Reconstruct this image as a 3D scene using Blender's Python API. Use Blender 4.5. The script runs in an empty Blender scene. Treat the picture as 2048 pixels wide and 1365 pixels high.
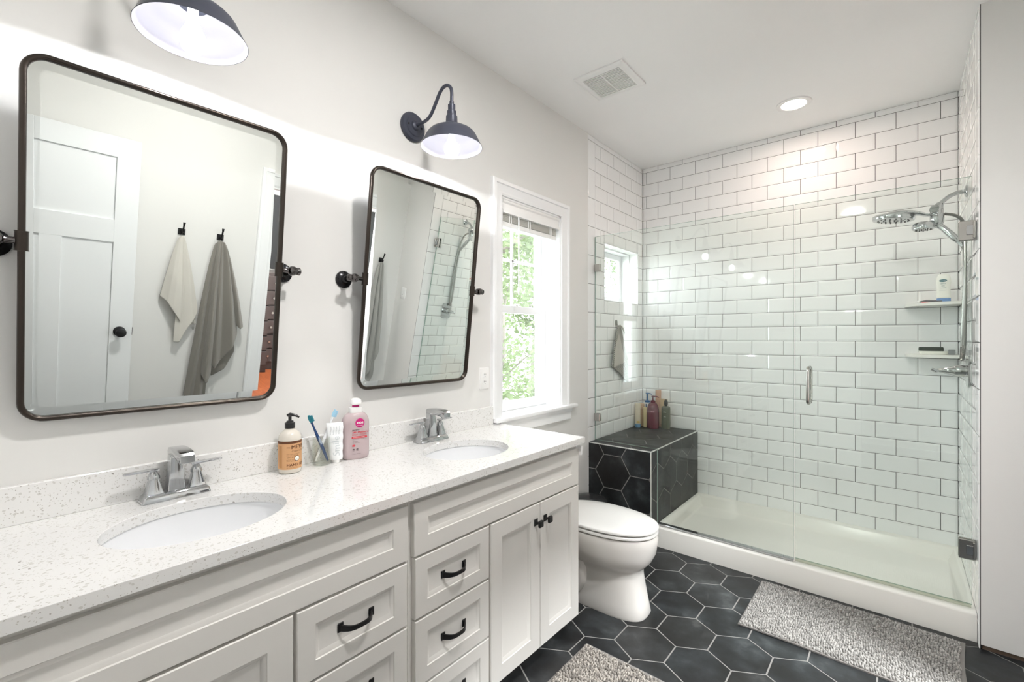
import bpy, bmesh, math, random
from mathutils import Vector, Matrix
from mathutils.geometry import tessellate_polygon
random.seed(7)
PI = math.pi
sc = bpy.context.scene
COL = sc.collection
R = math.radians

# ------------------------------------------------------------------ camera
H0 = 1.365                       # eye height
CX = 1.7053
F = 919.9                        # focal length in pixels of the 2048 wide frame
YAW = 0.6997
cd = bpy.data.cameras.new('camera')
cam = bpy.data.objects.new('camera', cd); COL.objects.link(cam)
cam.location = (CX, 0, H0)
cam.rotation_euler = (PI/2, 0, YAW)
cd.sensor_width = 36; cd.lens = F/2048*36
cd.shift_y = -(682.5-677.3)/2048
cd.clip_start = 0.02; cd.clip_end = 200
sc.camera = cam

# ------------------------------------------------------------------ light and exposure
sc.view_settings.view_transform = 'Standard'
sc.view_settings.look = 'None'
sc.view_settings.gamma = 1
sc.view_settings.use_curve_mapping = False
sc.view_settings.exposure = 1.52
sc.cycles.max_bounces = 14
sc.cycles.diffuse_bounces = 7
sc.cycles.glossy_bounces = 8
sc.cycles.transmission_bounces = 10
sc.cycles.transparent_max_bounces = 24
sc.cycles.sample_clamp_indirect = 6
sc.cycles.caustics_reflective = False
sc.cycles.caustics_refractive = False

SKY = 4.2
world = bpy.data.worlds.new('sky'); sc.world = world
world.use_nodes = True
wn = world.node_tree; wn.nodes.clear()
wo = wn.nodes.new('ShaderNodeOutputWorld'); wb = wn.nodes.new('ShaderNodeBackground')
wb.inputs[0].default_value = (0.93, 0.97, 1.0, 1); wb.inputs[1].default_value = SKY
wn.links.new(wb.outputs[0], wo.inputs[0])

def area_light(name, loc, rot, size, power, col=(1, 1, 1), size_y=None, portal=False, spread=None):
    l = bpy.data.lights.new(name, 'AREA'); l.energy = power; l.color = col
    l.shape = 'RECTANGLE' if size_y else 'DISK'; l.size = size
    if size_y: l.size_y = size_y
    if spread: l.spread = spread
    if portal: l.cycles.is_portal = True
    o = bpy.data.objects.new(name, l); COL.objects.link(o); o.location = loc; o.rotation_euler = rot
    return o
area_light('window_daylight', (-.16, 2.225, 1.5), (0, -PI/2, 0), 1.2, 1, size_y=.58, portal=True)
area_light('window_daylight', (-.16, 3.40, 1.87), (0, -PI/2, 0), .42, 1, size_y=.58, portal=True)
P_SHOWER, P_ROOM, P_HALL, P_BED = 1.35, 11, 2, 88
BULB = 9.0
P_LAMP = 4.4
CEIL = 2.835
area_light('shower_downlight_glow', (1.20, 3.34, CEIL-.02), (0, 0, 0), .14, P_SHOWER, (1, .74, .62))
area_light('room_added_fill', (1.30, 1.00, CEIL-.02), (0, 0, 0), .16, P_ROOM, (1, .975, .95))  # added fill above the aisle, out of view
area_light('hall_added_fill', (1.80, -.75, CEIL-.02), (0, 0, 0), .16, P_HALL, (1, .95, .9))  # added fill behind the camera, no known source
area_light('bedroom_added_fill', (3.3, 1.9, CEIL-.02), (0, 0, 0), .3, P_BED, (.97, .99, 1))  # added fill reaching the left wall through the doorway

# ------------------------------------------------------------------ object helpers
def tag(o, label=None, cat=None, group=None, kind=None):
    if label: o['label'] = label
    if cat: o['category'] = cat
    if group: o['group'] = group
    if kind: o['kind'] = kind
    return o
def thing(name, label, cat, loc=(0, 0, 0), group=None, rz=0):
    o = bpy.data.objects.new(name, None); COL.objects.link(o); o.empty_display_size = .05
    o.location = loc; o.rotation_euler = (0, 0, rz)
    return tag(o, label, cat, group)
def all_open(bm):
    return len(bm.faces) > 4000 or not bm.edges or all(len(e.link_faces) < 2 for e in bm.edges)
def obj(name, bm, mats, parent=None, sharp=35, local=False, smooth=True):
    """links bm as one mesh object; coordinates are world ones unless local"""
    me = bpy.data.meshes.new(name)
    if not all_open(bm): bmesh.ops.recalc_face_normals(bm, faces=bm.faces[:])
    o = bpy.data.objects.new(name, me); COL.objects.link(o)
    if parent is not None:
        o.parent = parent
        if not local:
            p = parent
            while p.parent: p = p.parent
            m = Matrix.Translation(p.location) @ Matrix.Rotation(p.rotation_euler.z, 4, 'Z')
            bm.transform(m.inverted())
    bm.to_mesh(me); bm.free()
    for m in (mats if isinstance(mats, (list, tuple)) else [mats]): me.materials.append(m)
    if smooth and len(me.polygons):
        me.shade_smooth(); me.set_sharp_from_angle(angle=R(sharp))
    return o
def struct(name, bm, mats, parent=None, **k):
    o = obj(name, bm, mats, parent, **k)
    if parent is None: o['kind'] = 'structure'
    return o
def copy_tree(o, parent=None):
    c = o.copy(); COL.objects.link(c)
    if parent is not None: c.parent = parent
    for ch in [x for x in COL.objects if x.parent == o]: copy_tree(ch, c)
    return c
def B(): return bmesh.new()

def box(bm, x0, x1, y0, y1, z0, z1, bev=0, seg=1, mi=0, mat=None):
    t = bmesh.new()
    bmesh.ops.create_cube(t, size=1)
    bmesh.ops.scale(t, vec=(abs(x1-x0), abs(y1-y0), abs(z1-z0)), verts=t.verts)
    if bev: bmesh.ops.bevel(t, geom=t.edges[:], offset=bev, segments=seg, profile=.6, affect='EDGES', clamp_overlap=True)
    bmesh.ops.translate(t, vec=((x0+x1)/2, (y0+y1)/2, (z0+z1)/2), verts=t.verts)
    if mat is not None: t.transform(mat)
    merge(bm, t, mi)
def merge(bm, t, mi=0):
    vs = [bm.verts.new(v.co) for v in t.verts]
    t.verts.index_update()
    for f in t.faces:
        try:
            nf = bm.faces.new([vs[v.index] for v in f.verts]); nf.material_index = mi
        except ValueError: pass
    t.free()
def ring_loft(bm, rings, mi=0, cap0=True, cap1=True, closed=True):
    rows = [[bm.verts.new(p) for p in r] for r in rings]
    n = len(rows[0])
    for a, b in zip(rows, rows[1:]):
        for i in range(n if closed else n-1):
            j = (i+1) % n
            try: bm.faces.new((a[i], a[j], b[j], b[i])).material_index = mi
            except ValueError: pass
    if cap0 and closed: bm.faces.new(rows[0][::-1]).material_index = mi
    if cap1 and closed: bm.faces.new(rows[-1]).material_index = mi
    return rows
def lathe(bm, prof, c=(0, 0, 0), axis='Z', n=32, mi=0, cap0=True, cap1=True, mat=None):
    rings = []
    for r, z in prof:
        ring = []
        for i in range(n):
            a = 2*PI*i/n
            p = Vector((r*math.cos(a), r*math.sin(a), z))
            if axis == 'X': p = Vector((p.z, p.x, p.y))
            elif axis == 'Y': p = Vector((p.x, p.z, p.y))
            if mat is not None: p = mat @ p
            ring.append(p+Vector(c))
        rings.append(ring)
    return ring_loft(bm, rings, mi, cap0, cap1)
def tube(bm, pts, r, n=12, mi=0, caps=True, flat=None):
    """round tube; r number or list; flat=(a,b) scales the section"""
    pts = [Vector(p) for p in pts]; m = len(pts)
    rs = r if isinstance(r, (list, tuple)) else [r]*m
    up = None; rings = []
    for i, p in enumerate(pts):
        t = (pts[min(i+1, m-1)]-pts[max(i-1, 0)]).normalized()
        if up is None:
            up = Vector((0, 0, 1)) if abs(t.z) < .9 else Vector((1, 0, 0))
        up = (up-t*up.dot(t)).normalized(); s = t.cross(up)
        fa, fb = flat or (1, 1)
        rings.append([p+(up*math.cos(2*PI*k/n)*fa+s*math.sin(2*PI*k/n)*fb)*rs[i] for k in range(n)])
    ring_loft(bm, rings, mi, caps, caps)
def smooth_path(pts, k=6):
    """Catmull-Rom through pts"""
    P = [Vector(p) for p in pts]; P = [P[0]*2-P[1]]+P+[P[-1]*2-P[-2]]
    out = []
    for i in range(1, len(P)-2):
        for j in range(k):
            t = j/k; a, b, c, d = P[i-1:i+3]
            out.append(.5*((2*b)+(c-a)*t+(2*a-5*b+4*c-d)*t*t+(3*b-a-3*c+d)*t**3))
    out.append(P[-2]); return out
def rrect(w, h, r, k=6):
    """rounded rectangle outline centred on 0, counter-clockwise"""
    out = []
    for cx, cy, a0 in ((w/2-r, h/2-r, 0), (-w/2+r, h/2-r, PI/2), (-w/2+r, -h/2+r, PI), (w/2-r, -h/2+r, 1.5*PI)):
        for i in range(k+1):
            a = a0+PI/2*i/k; out.append((cx+r*math.cos(a), cy+r*math.sin(a)))
    return out
def oval(a, b, n=48, p=2.0):
    out = []
    for i in range(n):
        t = 2*PI*i/n; c, s = math.cos(t), math.sin(t)
        out.append((a*math.copysign(abs(c)**(2/p), c), b*math.copysign(abs(s)**(2/p), s)))
    return out
def prism(bm, poly, fn, d0, d1, mi=0):
    """poly 2D extruded from depth d0 to d1; fn(u,v,d) -> 3D"""
    a = [bm.verts.new(fn(u, v, d0)) for u, v in poly]; b = [bm.verts.new(fn(u, v, d1)) for u, v in poly]
    n = len(poly)
    for i in range(n):
        j = (i+1) % n; bm.faces.new((a[i], a[j], b[j], b[i])).material_index = mi
    bm.faces.new(a[::-1]).material_index = mi; bm.faces.new(b).material_index = mi
_tc = {}
def text_bm(s, size, fn, depth=.0003, align='CENTER', bold=0.0, spacing=1.0):
    """letters as a mesh; fn(x,y,d) -> 3D"""
    cu = bpy.data.curves.new('txt', 'FONT'); cu.body = s; cu.size = size; cu.align_x = align
    cu.space_character = spacing; cu.resolution_u = 3; cu.fill_mode = 'FRONT'; cu.dimensions = '2D'
    o = bpy.data.objects.new('txt', cu)
    COL.objects.link(o); dg = bpy.context.evaluated_depsgraph_get(); me = bpy.data.meshes.new_from_object(o.evaluated_get(dg))
    bm = bmesh.new(); bm.from_mesh(me)
    bmesh.ops.triangulate(bm, faces=bm.faces[:])
    bmesh.ops.subdivide_edges(bm, edges=[e for e in bm.edges if e.calc_length() > size*.25], cuts=1)
    if bold:                                        # heavier strokes: a second, shifted impression
        g = bmesh.ops.duplicate(bm, geom=bm.verts[:]+bm.edges[:]+bm.faces[:])['geom']
        for v in [e for e in g if isinstance(e, bmesh.types.BMVert)]: v.co.x += bold*3; v.co.z = .0001
    for v in bm.verts: v.co = Vector(fn(v.co.x, v.co.y, depth+v.co.z))
    bpy.data.objects.remove(o); bpy.data.curves.remove(cu); bpy.data.meshes.remove(me)
    return bm

# ------------------------------------------------------------------ materials
def mat(name, col=(.8, .8, .8), rough=.5, metal=0, spec=.5, trans=0, ior=1.45, coat=0, emis=None, estr=0, alpha=1, sheen=0):
    m = bpy.data.materials.new(name); m.use_nodes = True
    b = m.node_tree.nodes['Principled BSDF']
    b.inputs['Base Color'].default_value = (*col, 1); b.inputs['Roughness'].default_value = rough
    b.inputs['Metallic'].default_value = metal; b.inputs['Specular IOR Level'].default_value = spec
    b.inputs['Transmission Weight'].default_value = trans; b.inputs['IOR'].default_value = ior
    b.inputs['Coat Weight'].default_value = coat; b.inputs['Sheen Weight'].default_value = sheen
    if emis: b.inputs['Emission Color'].default_value = (*emis, 1); b.inputs['Emission Strength'].default_value = estr
    m.diffuse_color = (*col, 1)
    return m
def nt(m): return m.node_tree, m.node_tree.nodes, m.node_tree.links, m.node_tree.nodes['Principled BSDF']
def coords(m, scale=(1, 1, 1), rot=(0, 0, 0), kind='Object'):
    t, n, l, b = nt(m); tc = n.new('ShaderNodeTexCoord'); mp = n.new('ShaderNodeMapping')
    mp.inputs['Scale'].default_value = scale; mp.inputs['Rotation'].default_value = rot
    l.new(tc.outputs[kind], mp.inputs[0]); return mp.outputs[0]
def noise(m, vec, scale, detail=4, rough=.55):
    t, n, l, b = nt(m); x = n.new('ShaderNodeTexNoise'); x.inputs['Scale'].default_value = scale
    x.inputs['Detail'].default_value = detail; x.inputs['Roughness'].default_value = rough
    if vec: l.new(vec, x.inputs['Vector'])
    return x.outputs['Fac']
def ramp(m, fac, stops, interp='LINEAR'):
    t, n, l, b = nt(m); x = n.new('ShaderNodeValToRGB'); cr = x.color_ramp; cr.interpolation = interp
    while len(cr.elements) < len(stops): cr.elements.new(.5)
    for e, (p, c) in zip(cr.elements, stops): e.position = p; e.color = (*c, 1)
    l.new(fac, x.inputs[0]); return x.outputs[0]
def bump(m, h, s=.3, d=.002):
    t, n, l, b = nt(m); x = n.new('ShaderNodeBump'); x.inputs['Strength'].default_value = s; x.inputs['Distance'].default_value = d
    l.new(h, x.inputs['Height']); l.new(x.outputs[0], b.inputs['Normal'])
def base(m, c): t, n, l, b = nt(m); l.new(c, b.inputs['Base Color'])
def mix(m, fac, a, c, mode='MIX'):
    t, n, l, b = nt(m); x = n.new('ShaderNodeMix'); x.data_type = 'RGBA'; x.blend_type = mode
    for s, v in ((0, fac), (6, a), (7, c)):
        if hasattr(v, 'links') or isinstance(v, bpy.types.NodeSocket): l.new(v, x.inputs[s])
        elif s == 0: x.inputs[0].default_value = v
        else: x.inputs[s].default_value = (*v, 1)
    return x.outputs[2]

M = {}
M['paint'] = mat('wall_paint', (.755, .752, .735), .6, spec=.3); bump(M['paint'], noise(M['paint'], coords(M['paint']), 350), .05, .0006)
M['ceil'] = mat('ceiling_paint', (.89, .89, .885), .75, spec=.2)
M['trim'] = mat('trim_paint', (.86, .87, .88), .3)
M['cab'] = mat('cabinet_paint', (.745, .73, .70), .34); bump(M['cab'], noise(M['cab'], coords(M['cab']), 90), .03, .0004)
M['door'] = mat('door_paint', (.82, .84, .85), .35)
M['tile'] = mat('white_glazed_tile', (.87, .875, .875), .06, coat=.3); bump(M['tile'], noise(M['tile'], coords(M['tile']), 14, 1), .012, .004)
M['grout'] = mat('dark_grout', (.045, .043, .042), .85)
M['grout2'] = mat('light_grout', (.235, .23, .22), .8)
def slate(name):
    m = mat(name, (.04, .045, .05), .42); t, n, l, b = nt(m)
    v = coords(m); oi = n.new('ShaderNodeAttribute'); oi.attribute_name = 'tint'
    a = noise(m, v, 5.5, 7, .62); c = ramp(m, a, [(.38, (.010, .0102, .0105)), (.49, (.016, .0172, .0185)), (.58, (.027, .030, .032)), (.70, (.066, .071, .073))])
    tc = ramp(m, oi.outputs['Fac'], [(0, (.80, .82, .86)), (.4, (.95, 1.0, 1.02)), (.7, (1.05, 1.0, .96)), (1, (1.25, 1.28, 1.3))])
    base(m, mix(m, 1.0, c, tc, 'MULTIPLY'))
    rr = n.new('ShaderNodeMapRange'); l.new(noise(m, v, 9, 3), rr.inputs[0]); rr.inputs[3].default_value = .34; rr.inputs[4].default_value = .52
    l.new(rr.outputs[0], b.inputs['Roughness']); bump(m, noise(m, v, 60, 5), .12, .001)
    return m
M['slate'] = slate('slate_hexagon_tile')
def quartz():
    m = mat('speckled_quartz', (.85, .84, .82), .1, coat=.2); t, n, l, b = nt(m)
    v = coords(m)
    nz = n.new('ShaderNodeTexNoise'); nz.inputs['Scale'].default_value = 60; l.new(v, nz.inputs['Vector'])
    mx = n.new('ShaderNodeVectorMath'); mx.operation = 'MULTIPLY_ADD'; mx.inputs[1].default_value = (.012,)*3; l.new(nz.outputs['Color'], mx.inputs[0]); l.new(v, mx.inputs[2])
    col = None
    for sc_, thr, c, pr in ((80, .30, (.58, .57, .54), .5), (150, .22, (.40, .38, .35), .82), (210, .28, (.55, .535, .50), .6), (70, .17, (.27, .25, .23), .93)):
        vo = n.new('ShaderNodeTexVoronoi'); vo.inputs['Scale'].default_value = sc_; vo.feature = 'F1'; l.new(mx.outputs[0], vo.inputs['Vector'])
        sep = n.new('ShaderNodeSeparateColor'); l.new(vo.outputs['Color'], sep.inputs[0])
        a = n.new('ShaderNodeMath'); a.operation = 'LESS_THAN'; l.new(vo.outputs['Distance'], a.inputs[0]); a.inputs[1].default_value = thr
        g = n.new('ShaderNodeMath'); g.operation = 'GREATER_THAN'; l.new(sep.outputs[0], g.inputs[0]); g.inputs[1].default_value = pr
        p = n.new('ShaderNodeMath'); p.operation = 'MULTIPLY'; l.new(a.outputs[0], p.inputs[0]); l.new(g.outputs[0], p.inputs[1])
        q = n.new('ShaderNodeMath'); q.operation = 'MULTIPLY'; l.new(p.outputs[0], q.inputs[0]); q.inputs[1].default_value = .85
        col = mix(m, q.outputs[0], col if col is not None else (.765, .762, .75), c)
    base(m, col); return m
M['quartz'] = quartz()
M['porc'] = mat('white_porcelain', (.73, .71, .68), .07, coat=.4)
M['sink'] = mat('sink_porcelain', (.80, .81, .825), .07, coat=.4)
M['pan'] = mat('cream_acrylic', (.82, .81, .765), .22)
M['chrome'] = mat('chrome', (.53, .54, .55), .06, metal=1)
M['nickel'] = mat('brushed_nickel', (.50, .49, .465), .16, metal=1)
M['bronze'] = mat('oil_rubbed_bronze', (.05, .041, .035), .28, metal=.85)
M['blackm'] = mat('matte_black_metal', (.018, .018, .019), .38, metal=.3)
M['lampm'] = mat('slate_blue_enamel', (.055, .06, .085), .38, metal=.2)
M['lampw'] = mat('white_enamel', (.50, .49, .54), .35)
M['mirror'] = mat('silvered_mirror', (.86, .885, .865), .0, metal=1)
M['wplas'] = mat('white_plastic', (.84, .84, .83), .3)
M['seat'] = mat('toilet_seat_plastic', (.72, .715, .70), .18)
M['dark'] = mat('dark_void', (.01, .01, .01), .8)
M['black'] = mat('black_plastic', (.02, .02, .021), .3)
def arch_glass(name, tint, ior=1.5, rough=0.0):
    m = bpy.data.materials.new(name); m.use_nodes = True; t = m.node_tree; n = t.nodes; l = t.links; n.clear()
    o = n.new('ShaderNodeOutputMaterial'); tr = n.new('ShaderNodeBsdfTransparent'); gl = n.new('ShaderNodeBsdfGlossy')
    lw = n.new('ShaderNodeLayerWeight'); pw = n.new('ShaderNodeMath'); pw.operation = 'POWER'; pw.inputs[1].default_value = 5; l.new(lw.outputs['Facing'], pw.inputs[0])
    fr = n.new('ShaderNodeMath'); fr.operation = 'MULTIPLY_ADD'; fr.inputs[1].default_value = .95; fr.inputs[2].default_value = ((ior-1)/(ior+1))**2; fr.use_clamp = True; l.new(pw.outputs[0], fr.inputs[0]); mx = n.new('ShaderNodeMixShader')
    tr.inputs[0].default_value = (*tint, 1); gl.inputs['Color'].default_value = (.95, 1, .98, 1); gl.inputs['Roughness'].default_value = rough
    l.new(fr.outputs[0], mx.inputs[0]); l.new(tr.outputs[0], mx.inputs[1]); l.new(gl.outputs[0], mx.inputs[2]); l.new(mx.outputs[0], o.inputs[0])
    return m
M['glass'] = arch_glass('shower_glass', (.965, .988, .975))
M['gedge'] = mat('green_glass_edge', (.30, .42, .37), .15)
M['pane'] = arch_glass('window_glass', (.985, .99, .985))
M['jar'] = arch_glass('jar_glass', (.955, .96, .94))
def bulb_mat():
    m = bpy.data.materials.new('lit_frosted_bulb'); m.use_nodes = True; t = m.node_tree; n = t.nodes; l = t.links; n.clear()
    o = n.new('ShaderNodeOutputMaterial'); tr = n.new('ShaderNodeBsdfTransparent'); em = n.new('ShaderNodeEmission'); mx = n.new('ShaderNodeMixShader')
    em.inputs[0].default_value = (.95, .97, 1, 1); em.inputs[1].default_value = BULB; mx.inputs[0].default_value = .25
    l.new(tr.outputs[0], mx.inputs[1]); l.new(em.outputs[0], mx.inputs[2]); l.new(mx.outputs[0], o.inputs[0]); return m
M['bulb'] = bulb_mat()
M['led'] = mat('lit_diffuser', (1, 1, 1), .5, emis=(1, .93, .86), estr=14)

# ------------------------------------------------------------------ tile builders
def subtract(r, h):
    (a, b, c, d), (e, f, g, i) = r, h          # u0,u1,v0,v1
    if e >= b or f <= a or g >= d or i <= c: return [r]
    out = []
    if a < e: out.append((a, e, c, d))
    if f < b: out.append((f, b, c, d))
    m0, m1 = max(a, e), min(b, f)
    if c < g: out.append((m0, m1, c, g))
    if i < d: out.append((m0, m1, i, d))
    return out
def tiles(bm, rects, fn, t=.006, bev=.011, g=.0014, drop=.0022, mi=1):
    """bevelled tiles; fn(u,v,d), d=0 is the finished face, positive towards the wall"""
    for a, b, c, d in rects:
        if b-a < .006 or d-c < .006: continue
        a, b, c, d = a+g, b-g, c+g, d-g
        e = min(bev, (b-a)*.35, (d-c)*.35)
        L = [[(a, c), (b, c), (b, d), (a, d)]]
        o = L[0]; inn = [(a+e, c+e), (b-e, c+e), (b-e, d-e), (a+e, d-e)]
        rings = [[fn(u, v, t) for u, v in o], [fn(u, v, drop) for u, v in o], [fn(u, v, 0) for u, v in inn]]
        ring_loft(bm, rings, mi, cap0=False)
PZ = .1036; Z0 = 2.797; TL = .2072
def bond(u0, u1, z0, z1, ph_even, holes=()):
    out = []; k = -1
    while True:
        top = Z0-PZ*k if k > -1 else z1; top = min(Z0-PZ*k, z1); bot = max(Z0-PZ*(k+1), z0)
        if top <= z0: break
        # row k lies between line k and k+1 ; row -1 is the cut row (joints on the even phase)
        ph = ph_even+(TL/2 if k % 2 == 0 else 0)
        j = math.floor((u0-ph)/TL)
        while ph+j*TL < u1:
            a, b = max(u0, ph+j*TL), min(u1, ph+(j+1)*TL); j += 1
            rs = [(a, b, bot, top)]
            for h in holes: rs = [q for r in rs for q in subtract(r, h)]
            out += rs
        k += 1
    return out
def column(u0, u1, z0, z1):
    out = []; k = 0; edges = [z1]+[Z0-2*PZ*i for i in range(0, 14)]+[z0]
    edges = sorted({e for e in edges if z0 <= e <= z1}, reverse=True)
    return [(u0, u1, b, a) for a, b in zip(edges, edges[1:])]
def clip_poly(p, x0, x1, y0, y1):
    for ax, val, s in ((0, x0, 1), (0, x1, -1), (1, y0, 1), (1, y1, -1)):
        q = []
        for i in range(len(p)):
            a, b = p[i-1], p[i]; da, db = (a[ax]-val)*s, (b[ax]-val)*s
            if (da >= 0) != (db >= 0):
                t = da/(da-db); q.append((a[0]+(b[0]-a[0])*t, a[1]+(b[1]-a[1])*t))
            if db >= 0: q.append(b)
        p = q
        if len(p) < 3: return []
    return p
def hexes(bm, x0, x1, y0, y1, cx, cy, Rr, pointy, fn, g=.0021, t=.003, mi=0, tint=None):
    """regular hexagons clipped to a rectangle; pointy: corners towards +-v"""
    s3 = math.sqrt(3)
    lay = bm.faces.layers.float.get('tint') or bm.faces.layers.float.new('tint')
    for i in range(-30, 31):
        for j in range(-30, 31):
            if pointy: hx, hy = cx+s3*Rr*(i+.5*(j % 2)), cy+1.5*Rr*j
            else: hx, hy = cx+1.5*Rr*i, cy+s3*Rr*(j+.5*(i % 2))
            if hx < x0-Rr or hx > x1+Rr or hy < y0-Rr or hy > y1+Rr: continue
            r = Rr-g*2/s3; a0 = PI/6 if pointy else 0
            p = [(hx+r*math.cos(a0+k*PI/3), hy+r*math.sin(a0+k*PI/3)) for k in range(6)]
            p = clip_poly(p, x0, x1, y0, y1)
            if len(p) < 3: continue
            tn = random.random()
            A = [bm.verts.new(fn(u, v, t)) for u, v in p]
            cxx = sum(q[0] for q in p)/len(p); cyy = sum(q[1] for q in p)/len(p)
            k = 1-.0012/Rr*1.2
            C = [bm.verts.new(fn(cxx+(u-cxx)*k, cyy+(v-cyy)*k, 0)) for u, v in p]
            n = len(p); fs = []
            for q in range(n): fs.append(bm.faces.new((A[q], A[(q+1) % n], C[(q+1) % n], C[q])))
            fs.append(bm.faces.new(C))
            for f in fs: f.material_index = mi; f[lay] = tn

# ================================================================== ROOM SHELL
W = 2.36; YB = 3.79; XS = 1.973; YT = 2.87; HEX = .1328
# floor
bm = B()
box(bm, -.2, W+.02, -1.6, 3.95, -.12, -.0009, mi=1)
hexes(bm, 0, W+.02, -1.5, 2.92, .833, 1.9585, HEX, True, lambda u, v, d: (u, v, -d), mi=0)
fl = struct('floor', bm, [M['slate'], M['grout2']], sharp=20)
# ceiling with a hole-free slab
bm = B(); box(bm, -.2, W+.12, -1.6, 3.95, CEIL, CEIL+.1)
struct('ceiling', bm, M['ceil'])

# left wall: paint up to the tile, tile beyond, two window openings
W1 = (1.93, 2.52, .905, 2.165); W2 = (3.112, 3.70, 1.652, 2.09)
WT = -.20
def wall_with_holes(bm, x0, x1, u0, u1, z0, z1, holes, mi=0):
    rs = [(u0, u1, z0, z1)]
    for h in holes: rs = [q for r in rs for q in subtract(r, h)]
    for a, b, c, d in rs: box(bm, x0, x1, a, b, c, d, mi=mi)
bm = B()
wall_with_holes(bm, WT, 0, -1.6, YT, 0, CEIL, [W1], 0)
wall_with_holes(bm, WT, -.004, YT, 3.95, 0, CEIL, [W2], 2)
LX = lambda u, v, d: (-d, u, v)
tiles(bm, column(YT, 2.975, 0.0, CEIL), LX, bev=.004, drop=.0015)
tiles(bm, bond(2.975, YB, .05, CEIL, 2.954, [W2]), LX)
# tiled reveal of the small window
rev = .078
for z0_, z1_ in ((1.652, 1.7610), (1.7610, 1.9682), (1.9682, 2.09)):
    tiles(bm, [(-rev, 0, z0_, z1_)], lambda u, v, d: (u, 3.70+d-.006, v), bev=.004, drop=.001)
    tiles(bm, [(-rev, 0, z0_, z1_)], lambda u, v, d: (u, 3.112-d+.006, v), bev=.004, drop=.001)
for k in range(3):
    a = 3.112+k*.2; b = min(3.70, a+.2)
    tiles(bm, [(-rev, 0, a, b)], lambda u, v, d: (u, v, 2.09+d-.006), bev=.004, drop=.001)
    tiles(bm, [(-rev, 0, a, b)], lambda u, v, d: (u, v, 1.652-d+.006), bev=.004, drop=.001)
struct('wall_left', bm, [M['paint'], M['tile'], M['grout']], sharp=5, smooth=False)
# back wall
bm = B()
box(bm, -.2, 2.5, YB+.004, YB+.16, 0, CEIL, mi=2)
tiles(bm, bond(0, XS, .05, CEIL, .136-10*TL), lambda u, v, d: (u, YB+d, v))
struct('wall_back', bm, [M['paint'], M['tile'], M['grout']], smooth=False)
# block between shower and right wall
bm = B()
box(bm, XS+.0068, W+.12, YT, YB+.004, .02, CEIL, mi=0)
box(bm, XS+.004, XS+.0068, YT+.001, YB+.004, .0, CEIL, mi=2)
RX = lambda u, v, d: (XS+d, u, v)
tiles(bm, column(YT, 2.975, 0.0, CEIL), RX, bev=.004, drop=.0015)
tiles(bm, bond(2.975, YB, .05, CEIL, 2.954), RX)
struct('wall_shower', bm, [M['paint'], M['tile'], M['grout']], smooth=False)
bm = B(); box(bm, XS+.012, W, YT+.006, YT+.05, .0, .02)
struct('gap_shadow_strip', bm, mat('gap_shadow_brown', (.10, .07, .05), .8))  # dark brown strip paints the shadow gap below the raised wall
# right wall with the doorway
D0, D1, DH = 1.56, 2.30, 2.06
bm = B(); wall_with_holes(bm, W, W+.12, -1.6, YT, 0, CEIL, [(D0, D1, -.1, DH)])
struct('wall_right', bm, M['paint'])
# near wall and hall
bm = B(); box(bm, 0, 1.40, -.22, -.10, 0, CEIL); box(bm, 1.40, W, -.22, -.10, 2.14, CEIL)
struct('wall_near', bm, M['paint'])
bm = B(); box(bm, -.2, W+.12, -1.72, -1.6, 0, CEIL)
struct('wall_hall', bm, M['paint'])
bm = B(); box(bm, W-.014, W, .72, 1.455, 0, .13, bev=.003)
struct('baseboard_right', bm, M['trim'])
bm = B(); box(bm, W-.014, W, 2.405, YT, 0, .13, bev=.003)
struct('baseboard_corner', bm, M['trim'])
bm = B(); box(bm, .0, .014, 1.885, YT-.001, 0, .13, bev=.003)
struct('baseboard_left', bm, M['trim'])
bm = B()
def casing(bm, fn, u0, u1, z0, z1, w=.095, open_bottom=True):
    """picture-frame casing; fn(u,z,d) with d out of the wall"""
    prof = [(0, 0), (0, .010), (.012, .013), (.02, .013), (w-.028, .017), (w-.024, .024), (w-.006, .024), (w, .018), (w, 0)]
    for k in range(len(prof)-1):
        (a, da), (b, db) = prof[k], prof[k+1]
        def path(o): return [(u0-o, z0), (u0-o, z1+o), (u1+o, z1+o), (u1+o, z0)]
        pa, pb = path(a), path(b)
        for i in range(3):
            bm.faces.new([bm.verts.new(fn(*p)) for p in ((pa[i][0], pa[i][1], da), (pa[i+1][0], pa[i+1][1], da), (pb[i+1][0], pb[i+1][1], db), (pb[i][0], pb[i][1], db))])
casing(bm, lambda u, z, d: (W-d, u, z), D0, D1, 0, DH, .10)
box(bm, W-.002, W+.122, D0-.001, D0+.018, 0, DH); box(bm, W-.002, W+.122, D1-.018, D1+.001, 0, DH); box(bm, W-.002, W+.122, D0, D1, DH-.018, DH)
struct('door_2', bm, M['trim'])

# ------------------------------------------------------------------ bedroom beyond the doorway
bm = B(); box(bm, W+.02, 5.2, .2, 4.4, -.1, 0)
woodf = mat('red_brown_floorboards', (.28, .09, .035), .35)
v = coords(woodf, (1, 9, 1)); base(woodf, ramp(woodf, noise(woodf, v, 6, 6), [(.3, (.13, .03, .010)), (.7, (.22, .06, .02))]))
struct('floor_bedroom', bm, woodf)
bm = B(); box(bm, 5.2, 5.3, .2, 4.4, 0, CEIL); box(bm, W+.12, 5.2, .1, .2, 0, CEIL); box(bm, W+.12, 5.2, 4.4, 4.5, 0, CEIL)
struct('wall_bedroom', bm, M['paint'])
bm = B(); box(bm, W+.12, 5.3, .1, 4.5, CEIL, CEIL+.1)
struct('ceiling_bedroom', bm, M['ceil'])
dk = mat('dark_stained_wood', (.05, .037, .035), .45)
ch = thing('chest_of_drawers', 'tall dark wooden chest of drawers standing on the bedroom floorboards beyond the doorway', 'chest of drawers', (4.25, 2.5, 0))
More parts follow.
